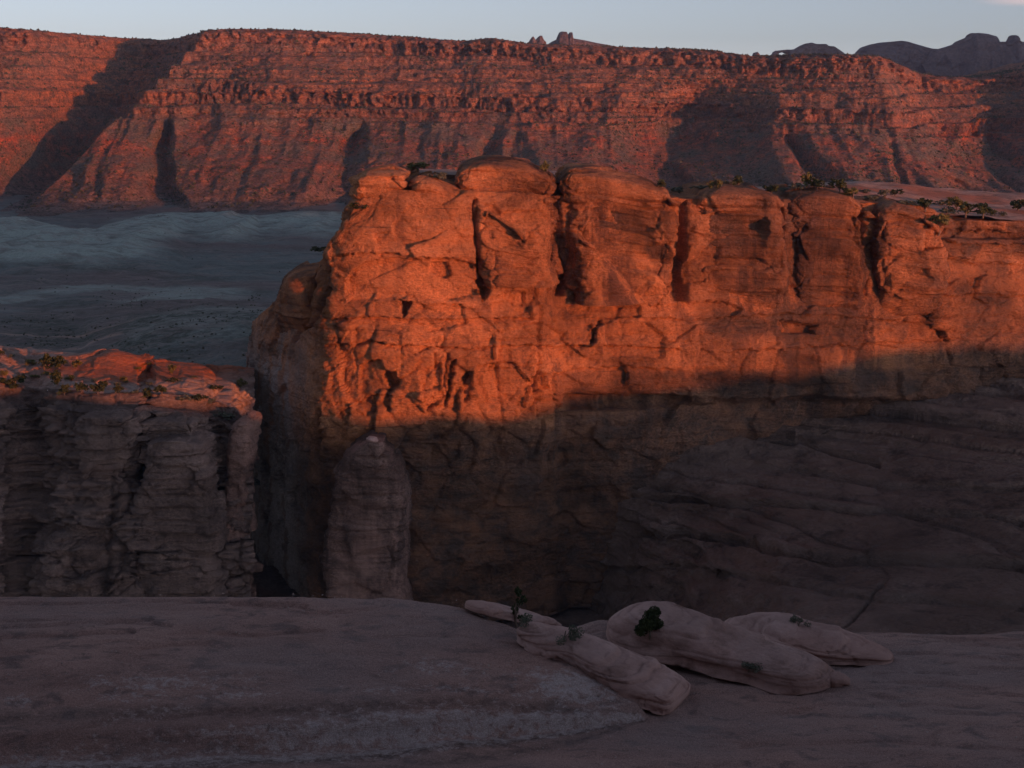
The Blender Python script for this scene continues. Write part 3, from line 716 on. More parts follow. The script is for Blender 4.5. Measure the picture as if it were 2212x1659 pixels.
    # shoulder blocks at the left end of the crest
    but('buttress', [(410, 770, 892), (440, 752, 894), (470, 742, 898), (540, 728, 906), (620, 712, 912)], 553, 26, [(740, 440), (780, 420), (820, 412), (890, 414)], M['fin'], n=7, rim_drop=3, seed=2, bed=1.5, res=(150, 120, 30))
    cap = but('buttress', [(362, 790, 880), (385, 774, 888), (415, 766, 892), (436, 762, 892), (450, 768, 890)], 549, 30, [(766, 378), (800, 367), (840, 362), (892, 364)], M['fin'], n=7, rim_drop=2.4, seed=3, bed=1.8, res=(170, 70, 34), groove=[(434, 1.2, 2.5)])
    but('buttress', [(372, 898, 1014), (430, 897, 1020), (500, 902, 1026), (560, 914, 1032), (640, 920, 1040)], 550, 26, [(893, 372), (930, 378), (985, 400), (1020, 418)], M['fin'], n=8, rim_drop=3, seed=4, bed=1.3, res=(150, 140, 34))
    but('buttress', [(425, 1024, 1100), (470, 1026, 1150), (520, 1028, 1172), (560, 1036, 1180), (620, 1050, 1196)], 547, 26, [(1024, 424), (1060, 440), (1120, 482), (1165, 520), (1180, 545)], M['fin'], n=7, rim_drop=3, seed=5, facet=1.2, res=(160, 120, 36))
    # the tall block with the highest top
    but('buttress', [(350, 990, 1196), (380, 984, 1205), (440, 990, 1205), (447, 996, 1202), (470, 1000, 1206), (560, 1030, 1204), (640, 1060, 1200)], 557, 34, [(984, 362), (1000, 349), (1040, 343), (1085, 341), (1140, 352), (1185, 368), (1205, 384)], M['fin'], n=8, rim_drop=4, roof_n=3.2, facet=.9, seed=6, cap=446, carve=[([(1130, 440), (1200, 440), (1206, 540), (1180, 572), (1160, 530), (1140, 500)], 3.5), ([(1040, 390), (1120, 378), (1150, 415), (1050, 418)], 1.2)], bed=1.0, groove=[(424, 1.0, 2.6), (446, .8, 1.6)], res=(200, 170, 44),
        varnish=stain_and_shade([([(1120, 440), (1165, 430), (1200, 560), (1175, 560), (1150, 500)], .9), ([(1040, 430), (1110, 440), (1150, 500), (1060, 450)], .6), ([(1040, 395), (1130, 380), (1180, 400), (1120, 410)], .5)]))
    but('buttress', [(362, 1214, 1420), (400, 1208, 1452), (425, 1210, 1455), (445, 1214, 1448), (470, 1216, 1456), (540, 1216, 1452), (620, 1218, 1440), (790, 1226, 1430)], 562, 36, [(1208, 372), (1230, 360), (1290, 364), (1370, 382), (1430, 404), (1454, 428)], M['fin'], n=9, rim_drop=4, roof_n=3.2, seed=7, cap=446, foot=(620, .5), carve=[([(1285, 455), (1328, 455), (1342, 500), (1330, 530), (1290, 495)], 3), ([(1372, 455), (1402, 460), (1404, 530), (1385, 520)], 2.5), ([(1385, 530), (1440, 525), (1452, 570), (1400, 566)], 2.5)], groove=[(440, .9, 2.6), (452, .8, 2.0)], facet=1.15, res=(220, 180, 46),
        varnish=stain_and_shade([([(1285, 452), (1330, 448), (1340, 520), (1320, 500), (1290, 490)], 1.0), ([(1335, 450), (1350, 460), (1370, 540), (1345, 530)], .8), ([(1375, 450), (1400, 460), (1405, 530), (1380, 500)], .8), ([(1390, 520), (1440, 530), (1450, 560), (1400, 560)], .9)]))
    # sloping slab leaning on the block
    but('buttress', [(500, 1222, 1262), (540, 1222, 1300), (590, 1222, 1352), (660, 1226, 1400)], 556, 22, [(1220, 490), (1250, 495), (1300, 540), (1350, 590), (1400, 615)], M['fin'], n=2.6, rim_drop=3, seed=8, facet=.6, bed=.7, res=(120, 90, 28))
    but('buttress', [(408, 1500, 1672), (425, 1482, 1681), (450, 1482, 1680), (470, 1490, 1678), (560, 1488, 1684), (640, 1480, 1690), (800, 1490, 1690)], 572, 36, [(1482, 428), (1505, 410), (1545, 401), (1610, 402), (1660, 412), (1682, 428)], M['fin'], n=9, rim_drop=4, roof_n=3, seed=9, cap=455, foot=(620, .5), carve=[([(1492, 470), (1560, 456), (1640, 468), (1657, 500), (1640, 545), (1600, 572), (1500, 578)], 4.5), ([(1500, 590), (1560, 585), (1550, 650), (1505, 650)], 2)], groove=[(450, 1.0, 2.4), (459, .8, 1.8)], res=(190, 170, 44),
        varnish=stain_and_shade([([(1495, 455), (1640, 462), (1645, 520), (1600, 560), (1500, 570), (1486, 520)], .95), ([(1500, 570), (1660, 590), (1680, 640), (1490, 640)], .5)]))
    but('buttress', [(412, 1700, 1846), (440, 1686, 1857), (470, 1688, 1855), (500, 1688, 1860), (590, 1692, 1862), (660, 1700, 1858), (800, 1710, 1856)], 580, 34, [(1684, 424), (1700, 411), (1760, 404), (1820, 413), (1850, 430), (1858, 450)], M['fin'], n=8, rim_drop=4, roof_n=3, seed=10, cap=472, foot=(620, .5), carve=[([(1775, 545), (1830, 545), (1842, 600), (1790, 612)], 2.2), ([(1700, 480), (1740, 478), (1745, 500), (1702, 500)], 1.5)], groove=[(472, 1.0, 2.4), (498, .7, 1.4)], bed=1.2, res=(180, 170, 44),
        varnish=stain_and_shade([([(1690, 430), (1740, 440), (1735, 560), (1715, 650), (1692, 640)], .7)]))  # dark left side: shade painted where the pillar turns from the sun
    but('buttress', [(435, 1876, 1965), (460, 1864, 1995), (490, 1862, 2010), (530, 1864, 2020), (590, 1866, 2030), (640, 1872, 2030), (800, 1886, 2030)], 587, 34, [(1862, 448), (1880, 432), (1920, 428), (1960, 442), (1995, 470), (2012, 490)], M['fin'], n=6, rim_drop=4, roof_n=3, seed=11, cap=482, foot=(620, .5), carve=[([(1900, 560), (1960, 545), (2012, 600), (1960, 640), (1905, 620)], 2.2)], groove=[(480, 1.0, 2.2), (492, .7, 1.6)], bed=1.1, res=(180, 160, 44),
        varnish=stain_and_shade([([(1866, 450), (1890, 455), (1895, 600), (1870, 600)], .6)]))  # left edge painted dark to stand in for shade
    # low wall behind the pillars, carrying the shrubs
    yb = np.linspace(610, 800, 60)[:, None]; xb = np.linspace(-70, 420, 260)[None, :]
    Xb = xb + 0 * yb; Yb = yb + 0 * xb
    Ub, _ = UV(Xb, Yb, -55 + 0 * Xb)
    vb = ip(Ub, [(700, 395), (900, 368), (1200, 372), (1300, 382), (1450, 412), (1700, 408), (1850, 412), (2000, 440), (2100, 452), (2212, 462), (2600, 470)]) + 6
    Zb = zat(vb, 640.) + (Yb - 640) * ip(Ub, [(700, -.03), (1500, -.05), (1800, .0), (2212, .035)]) + fbm(np.stack((Xb / 30., Yb / 30., 0 * Xb), -1), 4, 2) * 2.4 + strata(Yb * .2 + Xb * .04, 1.5) * .5
    Zb -= sm(735, 800, Yb) * 70
    s = sheet('crest', Xb, Yb, Zb, M['bench_top'], fin, OR, attrs={'soil': np.clip(fbm(np.stack((Xb / 26., Yb / 26., 0 * Xb), -1), 3, 5) * 2, 0, .8)})
    SURF['fin_top'] += parts + [(Xb, Yb, Zb)]
    SURF['fin_parts'] = parts
build_fin()

# rock tower in front of the fin and the stone balanced on its tip
tw, ts = buttress('rock_tower', [(944, 806, 824), (952, 798, 832), (962, 786, 838), (974, 768, 846), (986, 750, 858), (1000, 738, 867), (1018, 726, 876), (1040, 714, 886), (1070, 706, 894), (1150, 701, 893), (1190, 690, 886), (1225, 688, 882), (1270, 704, 872), (1340, 700, 880)], 522, 16,
                  [(600, 943), (1000, 943)], M['tower'], n=3.8, rim_drop=.8, seed=12, bed=1.0, facet=.9, cracks=.8, groove=[(1073, .5, 1.2), (1150, .5, 1.0), (990, .4, .6)], res=(150, 190, 16), origin=(-50, 538, -200), k=1.0,
                  carve=[([(720, 1085), (770, 1080), (775, 1130), (730, 1140)], 1.2), ([(790, 1190), (850, 1180), (860, 1230), (800, 1240)], 1.2)])
tag(tw, 'pointed brown sandstone tower standing in shade against the left end of the fin', 'rock tower')

def boulder(name, loc, size, rot, mat, seed=0, n=2.4, res=(26, 40), k=.12, label=None, cat='boulder', group=None, layers=.05):
    a = np.linspace(-np.pi / 2, np.pi / 2, res[0])[:, None]; b = np.linspace(0, 2 * np.pi, res[1], endpoint=False)[None, :]
    pw = lambda q: np.sign(q) * np.abs(q) ** (2 / n)
    x = pw(np.cos(a)) * pw(np.cos(b)); y = pw(np.cos(a)) * pw(np.sin(b)); z = pw(np.sin(a)) + 0 * b
    Q = np.stack((x, y, z), -1).astype(np.float32) * 1.3 + seed * 3.7
    d = 1 + k * fbm(Q, 4, seed) * 2 + layers * strata(z * 9 + seed, 1.4) + k * worley(Q * 1.2, seed)[2] * .6
    me = mesh_from(name, np.stack((x * d * size[0], y * d * size[1], z * (.6 + .4 * d) * size[2]), -1).reshape(-1, 3), grid_faces(res[0], res[1], True), mat)
    o = bpy.data.objects.new(name, me); o.location = loc; o.rotation_euler = rot; link(o)
    return tag(o, label, cat, group)
SURF['tower'] = [ts]
bx, by, bz = xat(814, 945, 528), 526.0, ts[2].max()
i = np.unravel_index(np.argmax(ts[2]), ts[2].shape); bx, by, bz = ts[0][i], ts[1][i], ts[2][i]
boulder('boulder', (bx + .3, by - .6, bz + .75), (2.3, 1.7, 1.25), (0, .2, .3), M['slab'], 3, label='small pale stone balanced on the tip of the brown rock tower')

# ------------------------------------------------------------------ slickrock bowl under the right half of the fin
def build_bowl():
    nu, nr = 520, 330
    u = np.linspace(1010, 2500, nu)[None, :]; t = np.linspace(0, 1, nr)[:, None]
    v = 1460 - (1460 - ip(u, [(1010, 990), (1150, 930), (1300, 890), (1420, 882), (1560, 878), (1700, 840), (1850, 800), (2000, 775), (2212, 760), (2500, 750)])) * t
    Yw = ip(v, [(740, 640), (800, 618), (850, 602), (880, 590), (950, 566), (1050, 530), (1150, 490), (1250, 448), (1360, 395), (1460, 350)])
    U = u + 0 * v
    Yl = 578 + 0 * v
    w = sm(1120, 1760, U + 50 * fbm(np.stack((U / 70., v / 60., 0 * U), -1), 3, 2))
    Y = Yl * (1 - w) + Yw * w + 10 * np.sin(U / 210.) * w
    X, Y, Z = P(U, v, Y)
    N = normals(X, Y, Z); Pt = np.stack((X, Y, Z), -1).astype(np.float32)
    zz = Z + .03 * X + 1.1 * fbm(Pt / np.array((70., 60., 45.)), 3, 2)
    w1 = fbm(Pt / np.array((60., 60., 30.)), 4, 1)
    fl_ = (.25 + .75 * sm(1300, 1120, v)) * (.35 + .65 * sm(1250, 1500, U)); d = w1 * 1.6 + (strata(zz, 3.6) * 1.5 + strata(zz * .8 + 31, 8) * 2.6) * fl_ + fbm(Pt / np.array((9., 9., 4.)), 4, 3) * .9
    F1, F2, fac, cid = worley(Pt / np.array((30., 22., 9.)), 3)
    d += fac * .3
    # bedding cracks that run right across
    for (pl, wd, dp) in [([(1260, 1052), (1500, 1078), (1800, 1098), (2212, 1118)], 3.0, 2.2), ([(1330, 1160), (1480, 1150), (1640, 1176), (1800, 1205), (2000, 1215), (2212, 1222)], 5, 2.4), ([(1500, 905), (1700, 935), (1900, 1000)], 4, 2.2),
                         ([(1700, 820), (1900, 838), (2212, 858)], 5, 2.6), ([(1240, 1230), (1500, 1225), (1900, 1290), (2212, 1310)], 4, 1.2), ([(1350, 905), (1420, 905), (1560, 920), (1720, 950)], 3.5, 2.5), ([(1600, 985), (1900, 1040), (2212, 1050)], 4, 1.5), ([(2000, 780), (2100, 786), (2212, 812)], 5, 2.4)]:
        p = np.array(pl, float); c = np.interp(U, p[:, 0], p[:, 1], left=-9999, right=-9999) + 7 * fbm(Pt / 14., 2, 4)
        inb = sm(p[0, 0], p[0, 0] + 90, U)
        d -= 1.9 * dp * np.exp(-((v - c) / wd) ** 2) * inb; d += .7 * dp * np.exp(-((v - c + 2.6 * wd) / (1.9 * wd)) ** 2) * inb
    # one slanting joint near the bottom right
    p = np.array([(1262, 1905), (1290, 1880), (1320, 1860), (1365, 1815)], float)
    c = np.interp(v, p[:, 0], p[:, 1], left=-999, right=-999)
    d -= 1.5 * np.exp(-((U - c) / 4.) ** 2)
    X2 = X + N[..., 0] * d; Y2 = Y + N[..., 1] * d; Z2 = Z + N[..., 2] * d
    o = sheet('slickrock_bowl', X2, Y2, Z2, M['bowl']); tag(o, kind='structure')
build_bowl()

# ------------------------------------------------------------------ bench and cliff on the left
def build_bench():
    cl = empty('sandstone_cliff', (-150, 580, -210), 'grey layered sandstone cliff in shade with junipers along its pink top', 'cliff')
    OR = (-150, 580, -210)
    nu, nw, nt_ = 420, 210, 120
    u = np.linspace(-420, 549, nu)
    Ye = ip(u, [(-420, 600), (0, 572), (60, 582), (130, 565), (175, 562), (300, 564), (318, 582), (335, 566), (440, 572), (470, 580), (500, 576), (549, 580)]) * .93
    ve = ip(u, [(-420, 880), (0, 884), (90, 888), (175, 893), (300, 893), (420, 902), (470, 908), (510, 930), (549, 985), (660, 990)])
    vc = ip(u, [(-420, 735), (0, 745), (100, 756), (170, 770), (235, 771), (300, 776), (400, 786), (480, 792), (545, 795), (660, 800)])
    f = np.linspace(0, 1, nw)[:, None]
    zr = np.array([zat(a, b) for a, b in zip(ve, Ye)]); zb = -214.0
    Zw = zb + (zr - zb) * f; xe = (u - 1106) / FPX * Ye / (CT + ST * -(ve - 829.5) / FPX)
    _, Vw = UV(xe[None, :] + 0 * Zw, Ye[None, :] + 0 * Zw, Zw)
    off = ip(Vw, [(880, -6), (905, -3), (960, -1), (1000, 2), (1060, 4), (1130, 9), (1200, 14), (1300, 18)])
    Xw = xe[None, :] + 0 * Zw; Yw = Ye[None, :] - off
    # upper ledges then the flat top
    g = np.linspace(0, 1, nt_ + 1)[1:, None]
    vt = ve[None, :] + (ip(g, [(0, 0), (.12, .16), (.2, .36), (.24, .40), (.5, .62), (.75, .82), (.9, .96), (1, 1)])) * (vc - ve)[None, :]
    Yt = (Ye[None, :] + 6) + ip(g, [(0, 0), (.12, 8), (.2, 12), (.24, 17), (.5, 31), (.75, 50), (.9, 63), (1, 72)])
    Xt, Yt, Zt = P(u[None, :] + 0 * vt, vt, Yt)
    # behind the crest it drops to the valley
    Xd = np.concatenate([Xt[-1:] * 1.03, Xt[-1:] * 1.12]); Yd = np.concatenate([Yt[-1:] + 25, Yt[-1:] + 90]); Zd = np.concatenate([Zt[-1:] - 8, Zt[-1:] - 40])
    X = np.concatenate((Xw, Xt)); Y = np.concatenate((Yw, Yt)); Z = np.concatenate((Zw, Zt))
    N = normals(X, Y, Z); Pt = np.stack((X, Y, Z), -1).astype(np.float32); U2, V2 = UV(X, Y, Z)
    top = np.clip(N[..., 2], 0, 1)
    d = rock_disp(Pt, 1.15, 2.2, 1.2, 1.0, 3) * (1 - .72 * top)
    F1, F2, fac, cid = worley(Pt / np.array((26., 24., 10.)), 2)
    d += (1 - top) * (fac * 2.6 - 1.6 * np.exp(-(F2 - F1) * 14))
    F1, F2, fac, cid = worley((Pt + 3 * fbm(Pt / 12., 2, 1)[..., None]) / np.array((15., 20., 4.6)), 5)
    d += (1 - top) * (fac * 1.9 - 1.3 * np.exp(-(F2 - F1) * 12))
    for pl, dp in [([(-50, 925), (90, 930), (175, 940), (320, 950)], 2.5), ([(0, 985), (120, 990), (240, 1004), (320, 1000), (500, 1020)], 3), ([(60, 1060), (180, 1075), (330, 1060), (500, 1090)], 3), ([(0, 1120), (200, 1140), (360, 1128), (520, 1150)], 3), ([(0, 1200), (250, 1190), (520, 1215)], 2.5), ([(250, 1040), (330, 1030), (480, 1046)], 2.5)]:
        p = np.array(pl, float); c = np.interp(U2, p[:, 0], p[:, 1]) + 10 * fbm(Pt / 9., 3, 2); q_ = V2 - c
        d += (1 - top) * dp * sm(p[0, 0] - 10, p[0, 0] + 40, U2) * np.where(q_ < 0, np.exp(q_ / 26.), -.8 * np.exp(-q_ / 14.))
    # dark clefts
    for pl, wd, dp in [([(30, 895), (24, 960), (34, 1060), (20, 1200)], 16, 6), ([(238, 935), (246, 1000), (240, 1100), (216, 1180)], 15, 7), ([(436, 915), (452, 1000), (470, 1080)], 9, 6), ([(150, 880), (130, 930), (100, 985)], 5, 3)]:
        p = np.array(pl, float); c = np.interp(V2, p[:, 1], p[:, 0], left=-999, right=p[-1, 0]) + 6 * fbm(Pt / 8., 2, 3)
        d -= (1 - top) * dp * np.exp(-((U2 - c) / wd) ** 2)
    soil = np.clip(1 - ((U2 - 330) / 240) ** 2, 0, 1) * np.clip(1 - ((V2 - 795) / 30) ** 2, 0, 1)
    soil = np.clip(soil * 1.6 + .5 * np.clip(fbm(Pt / 24., 3, 4) * 2, 0, 1) * sm(845, 815, V2), 0, 1)
    d += strata(Y * .16 + X * .03, 1.6) * 1.0 * sm(.5, .9, top) * (1 - .8 * soil)
    d += np.exp(-((U2 - 240) / 60) ** 2 - ((V2 - 778) / 13) ** 2) * 3.5
    for pl in ([(60, 878), (130, 868), (300, 872)], [(0, 880), (120, 878)], [(150, 873), (420, 888), (520, 905)]):
        p = np.array(pl, float); c = np.interp(U2, p[:, 0], p[:, 1], left=-999, right=-999) - 4 + 3 * fbm(Pt / 9., 2, 1)
        d -= 2.0 * np.exp(-((V2 - c) / 3.0) ** 2)
    X2 = X + N[..., 0] * d; Y2 = Y + N[..., 1] * d; Z2 = Z + N[..., 2] * d
    sheet('cliff_face', X2[:nw + 26], Y2[:nw + 26], Z2[:nw + 26], M['bench'], cl, OR, attrs={'varnish': 0 * X2[:nw + 26]})
    Xa = np.concatenate((X2[nw + 25:], Xd)); Ya = np.concatenate((Y2[nw + 25:], Yd)); Za = np.concatenate((Z2[nw + 25:], Zd))
    sa = np.concatenate((soil[nw + 25:], soil[-2:]))
    sheet('flat_top', Xa, Ya, Za, M['bench_top'], cl, OR, attrs={'soil': sa})
    SURF['bench'] = [(X2[nw:], Y2[nw:], Z2[nw:])]
    for i, (ol, yf, dp, sk, sd) in enumerate([
        ([(895, 178, 298), (930, 174, 302), (990, 180, 296), (1080, 176, 250), (1300, 160, 250)], 519, 9, [(172, 900), (190, 895), (250, 893), (300, 898)], 1),
        ([(945, 322, 428), (960, 316, 434), (1000, 318, 440), (1080, 304, 462), (1180, 280, 476), (1300, 270, 480)], 514, 11, [(314, 952), (345, 944), (390, 942), (436, 952)], 2),
        ([(906, 304, 416), (930, 302, 424), (1000, 306, 420)], 524, 8, [(300, 908), (340, 903), (390, 905), (424, 909)], 6)]):
        buttress('buttress', ol, yf, dp, sk, M['bench'], cl, n=7, rim_drop=1.5, roof_n=4, seed=sd + 2, bed=2.6, facet=1.6, res=(110, 120, 24), origin=OR)
build_bench()

# tall rib at the far left foot of the fin
o, _ = buttress('rock_pillar', [(905, 512, 548), (930, 500, 550), (1000, 488, 548), (1100, 474, 536), (1340, 458, 528)], 530, 12, [(505, 915), (520, 902), (545, 900), (560, 910)], M['tower'], n=3.4, rim_drop=2.5, seed=15, bed=1.2, facet=1.2, res=(100, 140, 20), origin=(-100, 545, -210))
tag(o, 'dim grey sandstone pillar in the gap between the layered cliff and the fin', 'rock pillar')

# ------------------------------------------------------------------ near slickrock
def build_ground():
    nx, ny = 560, 380
    y = np.linspace(74, 165, ny)[:, None]; x = np.linspace(-74, 74, nx)[None, :]
    X = x + 0 * y; Y = y + 0 * x
    Pt = np.stack((X, Y, 0 * X), -1).astype(np.float32)
    base = ip(Y, [(74, -48.5), (97, -50.0), (115, -51.2), (130, -52.2), (140, -56), (165, -95)]) - .01 * X + fbm(Pt / 22., 3, 1) * .6
    # right slab falls away past its far edge
    # left dome: plan shape tapering to a tip at the right
    xt, yt = 11.0, 107.5
    far = ip(X, [(-74, 126), (-40, 125), (-12, 124.5), (-6, 122.5), (0, 119), (6, 113.5), (10.6, 109), (11.5, 107.8)])
    near = ip(X, [(-74, 80), (-45, 96), (-30, 98.5), (-14, 101), (0, 104), (7, 105.8), (11, 107.4), (11.5, 107.7)])
    ins = (X < 11.5)
    q = np.clip((Y - near) / np.maximum(far - near, .3), -.5, 2)
    width = np.clip((11.5 - X) / 16., 0, 1) ** .6
    hgt = 4.6 * width + .0
    dome = np.where(ins, np.where(q < 1, sm(-.02, .06, q) * .30 + .70 * np.sin(np.clip(q, 0, 1) * np.pi / 2) ** .9, 1), 0) * hgt * sm(11.5, 10.5, X)
    edge = np.where(ins, sm(1.0, 1.0 + 9 / np.maximum(far - near, 4), q), 0)
    dome = dome * (1 - edge) + .55 * np.exp(-((X + 13) / 9.) ** 2) * sm(.5, .95, q) * (1 - edge) * ins
    Z = base + dome
    # beyond the dome the rock drops into the canyon
    drop = sm(-2, -12, X) * sm(0, 16, Y - far - 2) * 40
    Z = Z - drop
    zz = Z + .02 * X + .5 * fbm(Pt / 8., 3, 2)
    Z = Z + strata(zz * 3, .9) * .10 + strata(zz, 1.2) * .10
    Z += fbm(Pt / np.array((7., 3.2, 1.)), 4, 3) * .22 + fbm(Pt / 1.1, 3, 4) * .05
    # shallow steps and pockets on the dome top
    pk = ridged(Pt / np.array((9., 2.6, 1.)), 3, 5)
    Z -= sm(.35, .8, pk) * .22 * (.3 + .7 * sm(.5, .9, q))
    U, V = UV(X, Y, Z)
    for pl, wd, dp in [([(500, 1300), (560, 1303), (640, 1304), (665, 1308)], 4, .35), ([(0, 1352), (110, 1348), (200, 1341), (330, 1336)], 3.5, .3), ([(0, 1372), (150, 1368), (290, 1360)], 4, .3), ([(205, 1345), (260, 1336), (370, 1350)], 3, .22), ([(300, 1398), (390, 1390), (450, 1386)], 3.5, .25), ([(470, 1368), (520, 1372), (700, 1360)], 2.5, .2),
                       ([(760, 1580), (950, 1556), (1150, 1530), (1300, 1496)], 4, .3), ([(300, 1600), (600, 1596), (900, 1570)], 5, .3), ([(1500, 1560), (1700, 1540), (2000, 1556)], 4, .15), ([(1800, 1420), (2000, 1410), (2212, 1425)], 4, .2), ([(1600, 1610), (1900, 1600), (2212, 1620)], 4, .2)]:
        p_ = np.array(pl, float); c_ = np.interp(U, p_[:, 0], p_[:, 1], left=-999, right=-999) + 3 * fbm(Pt / 2.5, 3, 2)
        q2 = (V - c_) / wd
        Z = Z - dp * np.where(q2 < 0, np.exp(q2 * 1.6), np.exp(-q2 * .35)) * (np.abs(q2) < 40)
    lich = np.clip(1 - np.abs(q - .03) / .16, 0, 1) * ins * sm(-45, -5, X) * .95
    lich = np.maximum(lich, np.clip(1 - np.abs(q - .22) / .09, 0, 1) * ins * .55 * sm(.1, .5, fbm(Pt / 6., 3, 2) + .45))
    lich = np.maximum(lich, np.exp(-((X - 5) / 5.) ** 2 - ((Y - 109.5) / 3.) ** 2) * .95)
    lich = np.maximum(lich, ins * np.clip(1 - np.abs(q + .06) / .14, 0, 1) * .85)
    lich = np.maximum(lich, ins * .62 * np.exp(-((X + 28) / 9.) ** 2 - ((q - .30) / .10) ** 2) + ins * .5 * np.exp(-((X + 6) / 8.) ** 2 - ((q - .40) / .12) ** 2) + .5 * ins * np.exp(-((q - .12) / .05) ** 2) * sm(-.1, .3, fbm(Pt / 5., 3, 1)))
    dark = np.clip(np.clip(1 - np.abs(q + .10) / .07, 0, 1) * ins + np.clip(1 - np.abs(q - .13) / .05, 0, 1) * ins * .7 + .8 * np.clip(1 - np.abs(q + .26) / .12, 0, 1) * ins, 0, 1)
    o = sheet('slickrock_ground', X, Y, Z, M['ground'], attrs={'lichen': lich, 'dark': dark}); tag(o, kind='structure')
    SURF['ground'] = [(X, Y, Z)]
build_ground()

def slab(name, A, B, prof, label, seed, group='slickrock slabs lying on the bare rock', tiltz=0.0, res=(96, 64), groove=(), nose=2.4, n=2.6, tiers=0.0, rough=1.0):
    """long low rock from A to B (world points on the ground). prof: (t, half width, height, lift)"""
    A = np.array(A, float); B = np.array(B, float); L = B - A; ln = np.linalg.norm(L[:2]); ex = np.array((L[0] / ln, L[1] / ln)); ey = np.array((-ex[1], ex[0]))
    pr = np.array(prof, float)
    a = np.linspace(0, 1, res[0])[:, None]; t = .5 - .5 * np.cos(a * np.pi)
    b = np.linspace(0, 2 * np.pi, res[1], endpoint=False)[None, :]
    e = np.clip(1 - np.abs(2 * t - 1) ** (nose * 2.2), 0.0, 1) ** (1 / nose)
    hw = np.interp(t, pr[:, 0], pr[:, 1]) * e; hh = np.interp(t, pr[:, 0], pr[:, 2]) * e; lift = np.interp(t, pr[:, 0], pr[:, 3]) + .12
    pw = lambda q: np.sign(q) * np.abs(q) ** (2 / n)
    cy = pw(np.cos(b)); cz = pw(np.sin(b))
    cz = np.where(cz < 0, cz * .18, cz)
    lx = t * ln + 0 * b; ly = hw * cy; lz = hh * cz + lift + (B[2] - A[2]) * t
    Q = np.stack((lx, ly, lz * 2), -1).astype(np.float32) + seed * 11
    ly = ly * (1 + .16 * vn(np.stack((lx / 3.4 + seed, 0 * lx, np.sign(cy) + 0 * lx), -1), 1)) + .35 * vn(np.stack((lx / 4. + 5, 0 * lx, 0 * lx), -1), 2)
    edge_ = .28 + .22 * vn(np.stack((lx / 4., 0 * lx, np.sign(cy) + 0 * lx), -1), 3)
    ly = ly * (1 - tiers * sm(edge_ - .03, edge_ + .03, cz + 0 * lx))
    d = fbm(Q / 5.5, 3, seed) * .34 * rough ** .5 + rough * strata((lz + .05 * lx + .25 * fbm(Q / 5., 2, 1)) * 2.2 + seed * 7, .8) * .17 + fbm(Q / 1.0, 3, seed + 1) * .05 + rough * worley(Q / 3.2, seed)[2] * .085 - .05 * rough * np.exp(-(worley(Q / 2.8, seed)[1] - worley(Q / 2.8, seed)[0]) * 16)
    for (tz, wd, dp) in groove: d -= dp * np.exp(-((cz - tz + .1 * fbm(Q / 3., 2, 2)) / wd) ** 2) * sm(.15, .35, t + 0 * b)
    nrm = np.hypot(cy, cz) + 1e-6
    d = d * np.clip(e * 1.4, 0, 1)
    ly2 = ly + d * cy / nrm; lz2 = lz + d * cz / nrm
    X = lx * ex[0] + ly2 * ey[0]; Y = lx * ex[1] + ly2 * ey[1]; Z = lz2
    me = mesh_from(name, np.stack((X, Y, Z), -1).reshape(-1, 3), grid_faces(res[0], res[1], True), M['slab'])
    o = bpy.data.objects.new(name, me); o.location = A; link(o)
    SURF['ground'].append((X + A[0], Y + A[1], Z + A[2]))
    return tag(o, label, 'boulder', group)
def G(u, v, dz=0.0):
    p = put('ground', u, v); return (p[0], p[1], p[2] + dz)
GA = {k: G(*uv) for k, uv in dict(b1a=(1015, 1322), b1b=(1200, 1356), b2a=(1130, 1374), b2b=(1474, 1520), b3a=(1318, 1372), b3b=(1800, 1474), b4a=(1560, 1366), b4b=(1932, 1424), b5a=(1792, 1474), b5b=(1836, 1476)).items()}
slab('slab_rock', GA['b4a'], GA['b4b'], [(0, 2.6, .9, .5), (.3, 4.4, 1.15, .3), (.6, 4.0, .95, .1), (1, 2.2, .6, 0)], 'flat pink rock slab farthest back, lying behind the whale-shaped one', 4, groove=[(.35, .12, .25)], n=4.5, tiers=.18, rough=1.4)
slab('slab_rock', GA['b3a'], GA['b3b'], [(0, 3.4, 2.2, 1.1), (.2, 4.6, 2.7, .8), (.45, 4.7, 2.3, .3), (.8, 4.2, 1.6, .0), (1, 3.4, 1.3, 0)], 'largest whale-shaped pink slab with a juniper growing at its left end', 2, groove=[(.10, .10, .5)], nose=2.6, n=3.8, res=(140, 100), tiers=.16)
slab('slab_rock', GA['b1a'], GA['b1b'], [(0, 1.8, .8, .3), (.4, 2.6, 1.1, .3), (1, 2.2, .9, .1)], 'small low slab behind the dome with a thin sapling in front', 6, groove=[(.2, .12, .2)], n=4.5)
slab('slab_rock', GA['b2a'], GA['b2b'], [(0, 1.6, .9, .5), (.18, 2.6, 1.2, .45), (.34, 2.3, 1.1, .4), (.5, 3.1, 1.5, .3), (.75, 3.7, 1.5, .2), (.9, 3.2, 1.3, .1), (1, 3.3, 1.2, .1)], 'long pink slab sloping down to a blunt cut end beside the dome', 3, groove=[(.0, .10, .4)], nose=6.0, n=4.2, res=(150, 110), tiers=.1, rough=1.4)
slab('slab_rock', GA['b5a'], GA['b5b'], [(0, .6, .7, 0), (.4, .9, .7, 0), (1, .3, .25, 0)], 'smallest wedge of pink rock at the right tip of the whale-shaped slab', 5, res=(40, 32), n=4)

